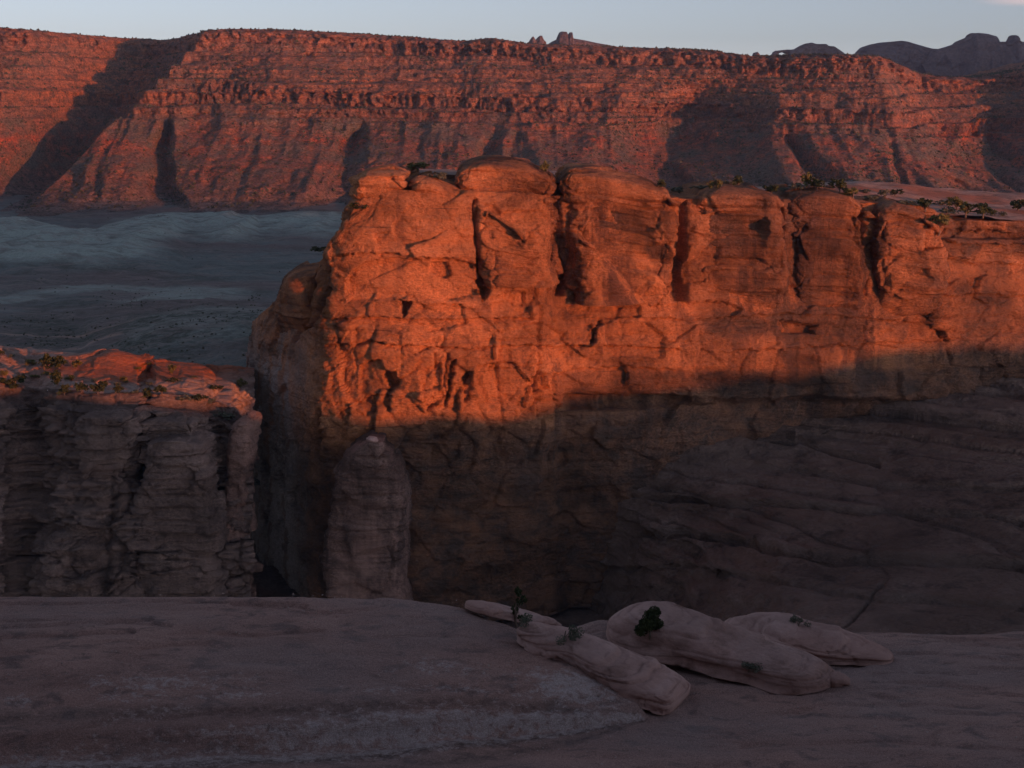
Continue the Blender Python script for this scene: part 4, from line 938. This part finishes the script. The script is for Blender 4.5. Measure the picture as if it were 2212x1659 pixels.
# ------------------------------------------------------------------ rim behind and to the right of the camera: its crest throws the shade
def build_rim():
    WB = Vector(SUN.tolist())
    yc = 60.0
    # where the shade ends on the rocks across the canyon (frame position, distance)
    ends = [(-60, 850, 550), (100, 852, 548), (300, 864, 546), (540, 895, 546), (690, 925, 522), (820, 908, 522), (885, 925, 522), (702, 958, 549), (770, 940, 541), (800, 918, 541), (850, 916, 540), (920, 910, 540), (960, 895, 541), (1020, 900, 541), (1100, 912, 541), (1170, 895, 545), (1200, 868, 556), (1330, 862, 558), (1460, 838, 566), (1560, 815, 572), (1700, 808, 580), (1800, 790, 586), (1900, 762, 592), (2050, 748, 602), (2230, 745, 614)]
    cr = []
    for (u, v, Y) in ends:
        x, y, z = P(u, v, Y); s = (Y - yc) / -SUN[1]
        cr.append((x + SUN[0] * s, z + SUN[2] * s))
    for (x, y, z) in [(-820, 2080, -160), (-500, 2080, -166), (-150, 2100, -166), (300, 2100, -160)]:
        s = (y - yc) / -SUN[1]; cr.append((x + SUN[0] * s, z + SUN[2] * s))
    cr = sorted((float(a), float(b)) for a, b in cr)
    xs = np.concatenate((np.linspace(-420, 230, 80), np.linspace(232, 900, 440), np.linspace(905, 2900, 160)))
    zc = np.interp(xs, [c[0] for c in cr], [c[1] for c in cr])
    zlow = cr[0][1]
    zc = np.where(xs < 290, zlow + (8 - zlow) * sm(290, 238, xs), zc)
    rough = fbm(np.stack((xs / 9., 0 * xs, 0 * xs), -1), 4, 3) * 1.9 + fbm(np.stack((xs / 24., 0 * xs, 0 * xs), -1), 3, 1) * 1.6
    zc = zc + rough
    yce = ip(xs, [(-420, -40), (120, -40), (240, -30), (300, 60), (2900, 60)])
    w = np.array([-260, -170, -110, -70, -40, -22, -10, -4, -1.5, 0, 1.5, 4, 8, 12, 17, 24, 32, 38])
    dz = np.array([-90, -45, -22, -10, -5, -2.6, -1.0, -.3, -.05, 0, -.05, -.5, -2, -4, -7, -14, -26, -60])
    X = xs[None, :] + 0 * w[:, None]; Y = yce[None, :] + w[:, None]; Z = zc[None, :] + dz[:, None]
    Pt = np.stack((X, Y, Z), -1)
    Z = Z + fbm(Pt / 14., 3, 2) * np.clip(np.abs(w)[:, None] / 30., 0, 1.2)
    # keep the standing place under the camera clear
    near = np.hypot(X, Y - 0) < 55
    Z = np.where(near, np.minimum(Z, -1.8 - np.maximum(Y + 3, 0) * .9), Z)
    o = sheet('canyon_rim', X, Y, Z, M['rim']); tag(o, kind='structure')
build_rim()
# unseen hill added behind the camera to block the western sky glow
def build_glow_blocking_hill():
    x = np.linspace(-900, 420, 160)[None, :]; w = np.linspace(-1, 1, 60)[:, None]
    hgt = (18 + 110 * sm(330, 60, x)) * sm(385, 345, x) - 60 * sm(345, 400, x)
    X = x + 0 * w; Y = -135 + w * 75 + 0 * x; prof = (1 - np.abs(w) ** 1.6)
    Z = -70 + (hgt + 70) * prof + fbm(np.stack((X / 30., Y / 30., 0 * X), -1), 4, 2) * 6 * prof
    o = sheet('added_shade_hills', X, Y, Z, M['rim']); tag(o, kind='structure')
build_glow_blocking_hill()

# canyon floor far below the near rock
def build_floor():
    y = np.linspace(60, 640, 60)[:, None]; x = np.linspace(-420, 520, 90)[None, :]
    X = x + 0 * y; Y = y + 0 * x
    Z = -212 + fbm(np.stack((X / 60., Y / 60., 0 * X), -1), 4, 2) * 8
    o = sheet('canyon_floor', X, Y, Z, M['bowl']); tag(o, kind='structure')
build_floor()

# ------------------------------------------------------------------ rocks on the skyline
def butte(name, skyl, base_v, Y, depth, label, seed, notch=None, res=(150, 60), cat='butte'):
    """rock mass with a given skyline: swept across, thick front to back"""
    sk = np.array(skyl, float); u = np.linspace(sk[0, 0], sk[-1, 0], res[0]); top = np.interp(u, sk[:, 0], sk[:, 1])
    xc = xat(u, top, Y); zt = np.array([zat(a, Y) for a in top]); zb = zat(base_v, Y)
    a = np.linspace(0, np.pi, res[1])
    cy = np.sign(np.cos(a)) * np.abs(np.cos(a)) ** (2 / 3.); cz = np.abs(np.sin(a)) ** (2 / 2.3)
    hgt = np.maximum(zt - zb, 2)
    prof_w = depth * np.clip(hgt / hgt.max(), .12, 1) ** .5
    X = xc[None, :] + 0 * a[:, None]; Yy = Y - cy[:, None] * prof_w[None, :]; Z = zb + hgt[None, :] * cz[:, None]
    Pt = np.stack((X, Yy, Z), -1).astype(np.float32)
    sc = hgt.max() / 90.
    d = (strata(Z / sc, 9.) * 3.5 + fbm(Pt / (30. * sc), 4, seed) * 7 + worley(Pt / np.array((26., 26., 40.)) / sc, seed)[2] * 4) * sc
    side = np.abs(cy)[:, None]
    Yy = Yy - np.sign(cy)[:, None] * d * side
    o = sheet(name, X, Yy, Z, M['butte'], origin=(float(xc.mean()), Y, float(zb)))
    return tag(o, label, cat)
butte('butte', [(1141, 92), (1146, 84), (1150, 79), (1153, 79), (1157, 86), (1160, 82), (1166, 77), (1171, 77), (1175, 86), (1180, 91)], 112, 4200, 26, 'small knobbly rock on the skyline just left of the twin-towered butte', 1, res=(70, 40))
butte('butte', [(1178, 99), (1192, 90), (1201, 86), (1205, 76), (1208, 70), (1214, 68), (1224, 69), (1227, 75), (1230, 70), (1236, 70), (1238, 83), (1262, 87), (1290, 93), (1330, 100)], 122, 4300, 70, 'twin-towered purple butte standing up from the middle of the skyline', 2, res=(140, 40))
butte('butte', [(1624, 124), (1628, 114), (1636, 112), (1641, 118), (1652, 126)], 134, 4600, 30, 'lone dark stub of rock left of the natural arch on the skyline', 3, res=(40, 30))
# natural arch: a leg, a span with an opening and the hump behind it
arch = empty('natural_arch', (xat(1740, 118, 4600), 4600, zat(135, 4600)), 'dark hump of rock with a small natural arch at its left end, on the skyline', 'natural arch')
def arch_part(name, skyl, low, depth, seed, Y=4600, res=(90, 40)):
    sk = np.array(skyl, float); lw = np.array(low, float)
    u = np.linspace(sk[0, 0], sk[-1, 0], res[0]); tv = np.interp(u, sk[:, 0], sk[:, 1]); bv = np.interp(u, lw[:, 0], lw[:, 1])
    x = xat(u, tv, Y); zt = np.array([zat(a, Y) for a in tv]); zl = np.array([zat(a, Y) for a in bv])
    a = np.linspace(0, 2 * np.pi, res[1], endpoint=False)[:, None]
    pw = lambda q: np.sign(q) * np.abs(q) ** (2 / 2.8)
    X = x[None, :] + 0 * a; Yy = Y + depth * pw(np.cos(a)) + 0 * x[None, :]; Z = (zt + zl)[None, :] / 2 + (zt - zl)[None, :] / 2 * pw(np.sin(a))
    Pt = np.stack((X, Yy, Z), -1).astype(np.float32)
    Yy = Yy + np.sign(Yy - Y) * (fbm(Pt / 22., 4, seed) * 6 + strata(Z, 8.) * 2)
    V = np.stack((X.T - arch.location[0], Yy.T - Y, Z.T - arch.location[2]), -1).reshape(-1, 3)
    o = bpy.data.objects.new(name, mesh_from(name, V, grid_faces(res[0], res[1], True), M['butte'])); link(o, arch)
arch_part('arch_leg', [(1667, 118), (1670, 112), (1676, 109), (1681, 112)], [(1667, 134), (1681, 134)], 16, 1, res=(20, 24))
arch_part('arch_span', [(1672, 113), (1680, 109), (1700, 107), (1716, 107)], [(1672, 119), (1680, 116), (1690, 113), (1700, 118), (1706, 134), (1716, 134)], 14, 2, res=(60, 28))
arch_part('rock_hump', [(1700, 120), (1704, 108), (1716, 106), (1730, 98), (1740, 94), (1752, 92), (1762, 95), (1782, 95), (1788, 99), (1800, 100), (1814, 110), (1822, 116), (1832, 117), (1838, 124)], [(1700, 134), (1838, 140)], 45, 3)
butte('butte', [(1848, 122), (1852, 112), (1862, 102), (1880, 96), (1900, 92), (1925, 90), (1945, 88), (1958, 90), (1985, 98), (2010, 105), (2030, 106), (2060, 104), (2110, 112), (2160, 130), (2200, 158)], 175, 5200, 110, 'broad rounded blue dome left of the flat-topped block on the far skyline', 4, res=(160, 60))
butte('butte', [(1990, 140), (2015, 109), (2040, 102), (2060, 96), (2066, 90), (2090, 80), (2094, 74), (2099, 71), (2105, 73), (2110, 71), (2130, 73), (2148, 78), (2152, 90), (2175, 90), (2182, 86), (2186, 76), (2192, 76), (2195, 85), (2204, 90), (2230, 92), (2300, 96), (2420, 104)], 175, 5100, 100, 'blue mass of rock at far right with a flat-topped block on top', 5, res=(220, 60))
# the flats in front of them
y = np.linspace(2750, 6500, 60)[:, None]; x = np.linspace(-.75, .75, 160)[None, :]
X_ = x * y; Y_ = y + 0 * x
Z_ = zat(163, 4400.) + fbm(np.stack((X_ / 300., Y_ / 300., 0 * X_), -1), 4, 3) * 10 - 90 * sm(4200, 2750, Y_) - 30
o = sheet('plateau', X_, Y_, Z_, M['valley'], attrs={'clay': 0 * X_, 'sand': 0 * X_, 'veg': 0 * X_}); tag(o, kind='structure')
# unseen mesa added out to the right to shade the far rocks
def build_added_shade_mesa():
    nth, nz = 160, 40
    th = np.linspace(0, 2 * np.pi, nth, endpoint=False)[None, :]; f = np.linspace(0, 1, nz)[:, None]
    r = 1 + .18 * fbm(np.stack((np.cos(th) * 2, np.sin(th) * 2, 0 * th), -1), 4, 2)
    X = 3150 + (880 - 160 * f + 60 * strata(f * 60, 3.)) * r * np.cos(th); Y = 3300 + (420 - 110 * f) * r * np.sin(th); Z = -100 + 520 * f + 0 * th
    Xc = X[-1:] * .02 + 3150 * .98; Yc = Y[-1:] * .02 + 3300 * .98
    o = sheet('added_shade_hills', np.concatenate((X, Xc)), np.concatenate((Y, Yc)), np.concatenate((Z, Z[-1:])), M['ridge'], wrap=True, attrs={'talus': np.zeros((nz + 1, nth))}); tag(o, kind='structure')
build_added_shade_mesa()

# ------------------------------------------------------------------ plants
rnd = random.Random(4)
def leaf_cloud(n, fn, size, rg):
    """n small leaf clumps (two crossed triangles each) at points from fn"""
    V = []; F = []
    for _ in range(n):
        c = fn(); s = size * rg.uniform(.6, 1.3)
        for _k in range(2):
            d1 = Vector((rg.gauss(0, 1), rg.gauss(0, 1), rg.gauss(0, 1))).normalized(); d2 = d1.cross(Vector((rg.gauss(0, 1), rg.gauss(0, 1), rg.gauss(0, 1)))).normalized()
            i = len(V)
            V += [tuple(Vector(c) + d1 * s), tuple(Vector(c) - d1 * s * .6 + d2 * s * .7), tuple(Vector(c) - d1 * s * .6 - d2 * s * .7)]
            F.append((i, i + 1, i + 2))
    return np.array(V), np.array(F)
def limb(pts, r0, r1, n=6):
    V = []; F = []
    for i, p in enumerate(pts):
        r = r0 + (r1 - r0) * i / (len(pts) - 1)
        for k in range(n):
            a = 2 * np.pi * k / n; V.append((p[0] + r * math.cos(a), p[1] + r * math.sin(a), p[2]))
    for i in range(len(pts) - 1):
        for k in range(n): F.append((i * n + k, i * n + (k + 1) % n, (i + 1) * n + (k + 1) % n, (i + 1) * n + k))
    return V, F
def make_tree_meshes(seed, kind, n):
    """unit-height plant: crown mesh and trunk mesh"""
    rg = random.Random(seed); lobes = []
    if kind == 'juniper':
        for _ in range(rg.randint(5, 8)): lobes.append((rg.uniform(-.34, .34), rg.uniform(-.34, .34), rg.uniform(.34, .82), rg.uniform(.14, .26)))
        lobes.append((0, 0, .55, .3)); cut = .5
    elif kind == 'lone':
        for _ in range(8): lobes.append((rg.uniform(-.55, .5), rg.uniform(-.4, .4), rg.uniform(.55, .82), rg.uniform(.14, .24)))
        cut = .2
    elif kind == 'brush':
        for _ in range(5): lobes.append((rg.uniform(-.5, .5), rg.uniform(-.5, .5), rg.uniform(.25, .6), rg.uniform(.2, .36)))
        cut = .5
    else:
        for k in range(7): lobes.append((rg.uniform(-.42, .42) * (1.1 - .12 * k), rg.uniform(-.3, .3), .2 + .12 * k, .12))
        cut = 0
    def pt():
        while True:
            l = rg.choice(lobes); d = Vector((rg.gauss(0, 1), rg.gauss(0, 1), rg.gauss(0, 1))).normalized() * l[3] * rg.random() ** .35
            p = (l[0] + d.x, l[1] + d.y, l[2] + d.z)
            if p[2] > .04: return p
    V, F = leaf_cloud(n, pt, (.04 if n > 600 else .055) if n > 170 else .12, rg)
    top = Vector((rg.uniform(-.1, .1), rg.uniform(-.1, .1), .6))
    tv, tf = limb([(0, 0, -.12), (.03, .02, .15), tuple(top)], .055, .02)
    tv = list(tv); tf = list(tf)
    for l in lobes[:5]:
        b = len(tv); v2, f2 = limb([(.02, .02, .14 + .1 * rg.random()), (l[0] * .55, l[1] * .55, l[2] * .75), (l[0] * .9, l[1] * .9, l[2])], .028, .008, 4)
        tv += v2; tf += [tuple(q + b for q in f) for f in f2]
    return V, F, np.array(tv), np.array(tf)
_cache = {}
def plant(name, loc, h, w, kind, leafm, label, cat, group=None, seed=0, n=130, rz=None):
    key = (kind, leafm, seed % 4, n)
    if key not in _cache:
        V, F, tv, tf = make_tree_meshes(seed % 4 + 10 * len(kind), kind, n)
        _cache[key] = (mesh_from('crown', V, F, M[leafm], False), mesh_from('trunk', tv, tf, M['bark'], True))
    e = empty(name, loc, label, cat, group)
    e.scale = (w, w, h); e.rotation_euler = (0, 0, rnd.uniform(0, 6.28) if rz is None else rz)
    cm, tm = _cache[key]
    link(bpy.data.objects.new('crown', cm), e); link(bpy.data.objects.new('trunk', tm), e)
    return e
# near plants
def near_plant(u, v, hpx, wpx, kind, leafm, name, label, cat, seed, n=900):
    x, y, z = put('ground', u, v); s = y / FPX * 1.07
    plant(name, (x, y, z - .1), hpx * s, wpx * s, kind, leafm, label, cat, None, seed, n)
near_plant(1404, 1372, 66, 70, 'juniper', 'juniper', 'juniper_tree', 'dark green juniper growing at the left end of the whale-shaped slab', 'tree', 1, 2600)
near_plant(1218, 1382, 44, 50, 'brush', 'sage', 'shrub', 'grey-green bush on the long pink slab beside the dome', 'shrub', 2, 700)
near_plant(1116, 1340, 78, 62, 'sapling', 'juniper', 'sapling', 'thin upright sapling behind the right shoulder of the dome', 'sapling', 3, 190)
near_plant(1135, 1348, 34, 34, 'brush', 'sage', 'shrub', 'low grey brush at the foot of the thin sapling', 'shrub', 1, 400)
near_plant(1616, 1446, 28, 36, 'brush', 'sage', 'shrub', 'small tuft of sage on the flank of the whale-shaped slab', 'shrub', 0, 500)
near_plant(1722, 1352, 26, 34, 'brush', 'sage', 'shrub', 'pale sage bush behind the farthest pink slab', 'shrub', 2, 400)

# plants along the top of the fin
FT = [(1181, 368, 26, 22, 'juniper', 'yellow', 'round olive bush in the notch right of the highest block'), (1428, 403, 20, 26, 'juniper', 'juniper', 'dark bush at the right shoulder of the second block'),
      (1470, 414, 16, 30, 'brush', 'sage', 'grey brush in the gap right of the second block'), (1512, 402, 12, 34, 'brush', 'sage', 'flat strip of brush above the left shoulder of the third pillar'), (1548, 402, 26, 24, 'brush', 'yellow', 'yellow-green bush above the left side of the third pillar'),
      (1592, 404, 24, 30, 'juniper', 'juniper', 'dark bush over the middle of the third pillar'), (1668, 414, 22, 34, 'juniper', 'juniper', 'dark bush in the gap between third and fourth pillars'), (1718, 408, 16, 26, 'brush', 'sage', 'low brush just left of the tall olive juniper over the fourth pillar'),
      (1738, 404, 34, 36, 'juniper', 'yellow', 'tall olive juniper over the middle of the fourth pillar'), (1768, 406, 22, 34, 'juniper', 'juniper', 'low dark juniper touching the tall olive one over the fourth pillar'),
      (1812, 412, 34, 34, 'juniper', 'juniper', 'tall juniper over the right side of the fourth pillar'), (1842, 424, 24, 40, 'juniper', 'yellow', 'spreading olive juniper at the top of the fourth crack'),
      (1884, 428, 14, 30, 'brush', 'sage', 'low brush on the left shoulder of the fifth pillar'), (1908, 420, 16, 24, 'brush', 'sage', 'brush left of the small round tree behind the fifth pillar'), (1935, 425, 18, 26, 'juniper', 'juniper', 'small round tree behind the fifth pillar'), (1960, 440, 16, 40, 'brush', 'sage', 'long low brush between the small round tree and the wide dark juniper'),
      (1995, 452, 26, 52, 'juniper', 'juniper', 'wide dark juniper behind the right shoulder of the fifth pillar'), (2030, 505, 44, 50, 'lone', 'yellow', 'flat-crowned tree with a bare pale trunk right of the fifth pillar'),
      (2062, 452, 32, 36, 'juniper', 'yellow', 'tallest olive juniper on the flat right of the fifth pillar'), (2046, 462, 18, 30, 'brush', 'sage', 'low brush at the foot of the tallest olive juniper on the flat'), (2085, 466, 30, 40, 'juniper', 'yellow', 'olive juniper in front of the tallest one on the flat'),
      (2122, 470, 30, 44, 'juniper', 'juniper', 'broad dark juniper on the flat at the right edge of the fin'), (2198, 452, 26, 50, 'juniper', 'juniper', 'dark juniper at the right edge of the picture'), (2035, 440, 14, 26, 'brush', 'sage', 'farthest low brush left of the tallest olive juniper'), (1870, 414, 12, 24, 'brush', 'sage', 'farthest brush behind the left side of the fifth pillar'),
      (905, 364, 18, 44, 'brush', 'yellow', 'low olive bush on the crest left of the highest block'), (948, 384, 18, 34, 'brush', 'sage', 'grey bush tucked against the left foot of the highest block'), (760, 444, 12, 24, 'brush', 'juniper', 'left tuft of brush under the cap at the left end of the fin'), (785, 446, 12, 26, 'brush', 'juniper', 'right tuft of brush under the cap at the left end of the fin'),
      (705, 548, 16, 46, 'brush', 'juniper', 'dark brush along the ledge at the left end of the fin'), (748, 545, 14, 40, 'brush', 'juniper', 'right strip of brush on the ledge at the left end of the fin'), (1575, 402, 12, 26, 'brush', 'sage', 'tiny brush between the yellow-green bush and the dark bush above the third pillar'), (1690, 410, 12, 20, 'brush', 'sage', 'tiny brush at the left corner of the fourth pillar top'), (2150, 462, 14, 30, 'brush', 'sage', 'low brush right of the broad dark juniper on the flat')]
for i, (u, v, hp, wp, kind, lf, lab) in enumerate(FT):
    q = put('fin_top', u, v, 4)
    if q is None: continue
    s = q[1] / FPX * 1.03
    tree = kind != 'brush'
    plant('juniper_tree' if tree else 'shrub', (q[0], q[1] + .5, q[2] - .3), hp * s * 1.0, wp * s * 1.0, kind, lf, lab or 'low brush on the flat top of the orange fin', 'tree' if tree else 'shrub', 'plants along the top of the fin', i, 150)
# junipers on the left bench
BT = [(95, 795, 44, 58, 'juniper', 'juniper', 'largest dark juniper clump, left of the red mound on the bench'), (128, 792, 36, 52, 'juniper', 'juniper', 'dark juniper right of the largest clump on the bench'), (165, 792, 24, 34, 'juniper', 'yellow', 'olive juniper at the left foot of the red mound'), (70, 785, 20, 30, 'brush', 'yellow', 'olive brush left of the largest juniper clump on the bench'),
      (124, 828, 44, 46, 'juniper', 'juniper', 'tall juniper on the bench directly right of the walker'), (140, 850, 30, 40, 'juniper', 'juniper', 'low juniper in front of the tall one beside the walker'), (20, 832, 28, 56, 'juniper', 'juniper', 'broad dark juniper at the left picture edge of the bench'), (52, 824, 26, 30, 'juniper', 'juniper', 'round juniper left of the walker on the bench'), (38, 838, 20, 34, 'juniper', 'juniper', 'small juniper between the broad one at the edge and the walker'),
      (180, 846, 30, 34, 'juniper', 'juniper', 'left one of two junipers close to the cliff edge'), (212, 848, 36, 40, 'juniper', 'juniper', 'right one of two junipers close to the cliff edge'), (220, 836, 24, 30, 'juniper', 'juniper', 'small juniper behind the right one of the cliff edge pair'), (252, 846, 24, 34, 'juniper', 'juniper', 'small juniper right of the pair near the cliff edge'),
      (318, 864, 34, 44, 'juniper', 'juniper', 'dark juniper leaning over the middle of the cliff edge'), (352, 852, 26, 38, 'juniper', 'juniper', 'round juniper behind the middle of the cliff edge'), (396, 866, 16, 40, 'brush', 'sage', 'grey brush between the leaning juniper and the wide low one'), (425, 866, 20, 50, 'juniper', 'juniper', 'wide low juniper near the right end of the cliff edge'), (455, 866, 12, 34, 'brush', 'sage', 'grey brush at the right end of the cliff edge'),
      (370, 806, 32, 26, 'juniper', 'yellow', 'upright olive juniper on the right slope of the red mound'), (375, 822, 14, 30, 'brush', 'juniper', 'dark brush just below the upright olive juniper on the mound'), (520, 832, 24, 34, 'juniper', 'yellow', 'olive juniper close against the left wall of the fin'), (268, 820, 14, 30, 'brush', 'yellow', 'olive brush midway between the walker and the upright olive juniper'), (250, 830, 12, 24, 'brush', 'sage', 'grey brush behind the small juniper right of the pair'),
      (10, 812, 20, 26, 'juniper', 'yellow', 'olive juniper at the left picture edge behind the broad dark one'), (155, 818, 16, 30, 'juniper', 'juniper', 'small juniper between the red mound and the cliff edge pair'), (300, 795, 10, 18, 'brush', 'yellow', 'tiny olive tuft on the middle of the red mound'), (285, 845, 10, 30, 'brush', 'sage', 'low grey brush between the pair and the leaning juniper'), (460, 838, 12, 30, 'juniper', 'juniper', 'left one of two small junipers near the foot of the fin'), (480, 838, 12, 26, 'juniper', 'juniper', 'right one of two small junipers near the foot of the fin'), (0, 762, 14, 22, 'juniper', 'juniper', 'farthest juniper at the left picture edge of the bench'), (20, 768, 10, 20, 'brush', 'sage', 'farthest grey brush at the left end of the bench'), (100, 806, 12, 20, 'brush', 'yellow', 'olive brush in front of the largest juniper clump'), (72, 812, 12, 26, 'brush', 'yellow', 'olive brush behind the round juniper left of the walker'), (484, 902, 20, 60, 'brush', 'sage', 'grey brush beside the dim pillar at the right end of the cliff'),
      (320, 788, 8, 16, 'brush', 'yellow', 'olive tuft on the right slope of the red mound'), (420, 812, 8, 20, 'brush', 'sage', 'grey tuft right of the upright olive juniper'), (205, 818, 8, 22, 'brush', 'sage', 'grey tuft under the left slope of the red mound'), (345, 838, 8, 26, 'brush', 'sage', 'grey tuft close behind the leaning juniper'), (330, 826, 8, 24, 'brush', 'sage', 'grey tuft well up the slope behind the leaning juniper')]
for i, (u, v, hp, wp, kind, lf, lab) in enumerate(BT):
    q = put('bench', u, v, 4)
    if q is None: continue
    s = q[1] / FPX * 1.05; tree = kind != 'brush'
    plant('juniper_tree' if tree else 'shrub', (q[0], q[1], q[2] - .2), hp * s * .8, wp * s * .75, kind, lf, lab or ('small juniper among the pink rock of the left bench' if tree else 'low brush among the pink rock of the left bench'), 'tree' if tree else 'shrub', 'junipers and brush on the left bench', i, 150)

# uncountable scrub over the mesa slopes and the valley
def scrub(name, X, Y, Z, pick, n, smin, smax, seed, mat):
    rg = np.random.default_rng(seed); idx = rg.choice(X.size, n, p=pick.ravel() / pick.sum())
    c = np.stack((X.ravel()[idx], Y.ravel()[idx], Z.ravel()[idx]), -1); c[:, :2] += rg.normal(0, 1.0, (n, 2)); s = smin + (smax - smin) * rg.random(n) ** 2
    tv = np.array([(0, 0, 1.0), (.9, 0, .35), (-.45, .8, .45), (-.5, -.75, .3), (.15, .2, -.5)]); tf = np.array([(0, 1, 2), (0, 2, 3), (0, 3, 1), (4, 2, 1), (4, 3, 2), (4, 1, 3)])
    a = rg.random(n) * 6.28; ca, sa = np.cos(a), np.sin(a)
    T = tv[None] * (1 + .35 * rg.normal(0, 1, (n, 5, 3)))
    V = np.stack((T[..., 0] * ca[:, None] - T[..., 1] * sa[:, None], T[..., 0] * sa[:, None] + T[..., 1] * ca[:, None], T[..., 2] * .8), -1) * s[:, None, None] + c[:, None, :]
    F = (tf[None] + 5 * np.arange(n)[:, None, None]).reshape(-1, 3)
    o = bpy.data.objects.new(name, mesh_from(name, V.reshape(-1, 3), F, M[mat], False)); link(o)
    return tag(o, kind='stuff')
pk = (.25 + fbm(np.stack((RX / 60., RZ / 26., 0 * RX), -1), 3, 2).clip(0, 1) * 3) * (1 - .7 * ((RH > .56) & (RH < .67))) * (1 - .8 * ((RH > .9) & (RHH < 1.0))) * (RHH < 1.006) * (RH > .02)
pk = pk * np.where(RHH > 1, 2.2, 1)
o = scrub('scrub', RX, RY, RZ, pk, 24000, .9, 3.6, 5, 'scrub'); tag(o, 'dark dots of scrub scattered over the red mesa slopes', 'scrub')
a, b = UV(VX, VY, VZ)
pk = (sm(600, 700, b) + .04) * (.1 + fbm(np.stack((VX / 40., VY / 40., 0 * VX), -1), 4, 1).clip(0, 1) * 3) * VY ** 1.0
o = scrub('scrub', VX, VY, VZ, pk, 16000, .3, 1.3, 6, 'scrub'); tag(o, 'dark scrub dotted over the blue-grey valley floor', 'scrub')

X_, Y_, Z_ = SURF['ground'][0]
pk = (.15 + fbm(np.stack((X_ / 7., Y_ / 4., 0 * X_), -1), 4, 2).clip(0, 1) * 3) * (Y_ < 132) * (Y_ > 90) * (np.abs(X_) < 52)
M['chip'] = flat('stone_chip', (0.42, 0.32, 0.29))
o = scrub('gravel', X_, Y_, Z_ - .03, pk, 2600, .03, .15, 9, 'chip'); tag(o, 'pale stone chips strewn over the near slickrock', 'gravel')

# ------------------------------------------------------------------ walker on the bench
def skin_mesh(name, verts, edges, radii, mat, parent, loc=(0, 0, 0)):
    me = bpy.data.meshes.new(name); me.from_pydata(verts, edges, []); me.materials.append(mat)
    o = bpy.data.objects.new(name, me); o.location = loc; link(o, parent)
    sk = o.modifiers.new('skin', 'SKIN')
    for i, r in enumerate(radii): me.skin_vertices[0].data[i].radius = (r, r)
    me.skin_vertices[0].data[0].use_root = True
    sd = o.modifiers.new('sub', 'SUBSURF'); sd.levels = 1; sd.render_levels = 1
    return o
def walker():
    q = put('bench', 104, 846, 4)
    q = (q[0], q[1] - .3, q[2] + .15)
    p = empty('person', q, 'tiny walker in a white top and dark trousers striding along the bench', 'person')
    p.rotation_euler = (0, 0, .3)
    V = [(0, 0, .95), (0, 0, 1.15), (.01, 0, 1.42), (.02, 0, 1.52), (.03, 0, 1.66),
         (.02, .1, .9), (.16, .1, .5), (.12, .1, .09), (.24, .1, .04), (-.02, -.1, .9), (-.12, -.1, .5), (-.34, -.1, .14), (-.24, -.1, .05),
         (.01, .19, 1.4), (-.12, .24, 1.14), (-.02, .25, .9), (.01, -.19, 1.4), (.12, -.24, 1.14), (.26, -.23, .96)]
    E = [(0, 1), (1, 2), (2, 3), (3, 4), (0, 5), (5, 6), (6, 7), (7, 8), (0, 9), (9, 10), (10, 11), (11, 12), (2, 13), (13, 14), (14, 15), (2, 16), (16, 17), (17, 18)]
    Rr = [.13, .12, .14, .055, .1, .085, .06, .045, .035, .085, .06, .045, .035, .055, .045, .035, .055, .045, .035]
    skin_mesh('body', V, E, Rr, M['skin'], p)
    skin_mesh('shirt', [V[0], V[1], V[2], V[13], V[14], V[16], V[17]], [(0, 1), (1, 2), (2, 3), (3, 4), (2, 5), (5, 6)], [.15, .145, .16, .075, .06, .075, .06], M['white_cloth'], p)
    skin_mesh('trousers', [(0, 0, .97), V[5], V[6], V[7], V[9], V[10], V[11]], [(0, 1), (1, 2), (2, 3), (0, 4), (4, 5), (5, 6)], [.145, .105, .08, .06, .105, .08, .06], M['dark_cloth'], p)
    a = np.linspace(0, np.pi / 2, 6)[:, None]; b = np.linspace(0, 2 * np.pi, 12, endpoint=False)[None, :]
    me = mesh_from('hair', np.stack((.115 * np.cos(a) * np.cos(b) + .02, .11 * np.cos(a) * np.sin(b), .12 * np.sin(a) + 1.68 + 0 * b), -1).reshape(-1, 3), grid_faces(6, 12, True), M['hair'])
    link(bpy.data.objects.new('hair', me), p)
walker()

# ------------------------------------------------------------------ evening haze in the air
def build_haze():
    x0, x1, y0, y1, z0, z1 = -5200, 5400, -420, 6800, -300, 460
    V = np.array([(x, y, z) for z in (z0, z1) for y in (y0, y1) for x in (x0, x1)], float)
    F = np.array([(0, 2, 3, 1), (4, 5, 7, 6), (0, 1, 5, 4), (2, 6, 7, 3), (0, 4, 6, 2), (1, 3, 7, 5)])
    m = bpy.data.materials.new('haze'); m.use_nodes = True; t = m.node_tree; t.nodes.clear()
    out = t.nodes.new('ShaderNodeOutputMaterial'); v = t.nodes.new('ShaderNodeVolumePrincipled')
    v.inputs['Color'].default_value = (0.42, 0.62, 1.0, 1); v.inputs['Density'].default_value = 2.4e-5; v.inputs['Anisotropy'].default_value = 0.0
    t.links.new(v.outputs[0], out.inputs['Volume'])
    o = bpy.data.objects.new('haze', mesh_from('haze', V, F, m, False)); link(o); tag(o, kind='stuff')
build_haze()
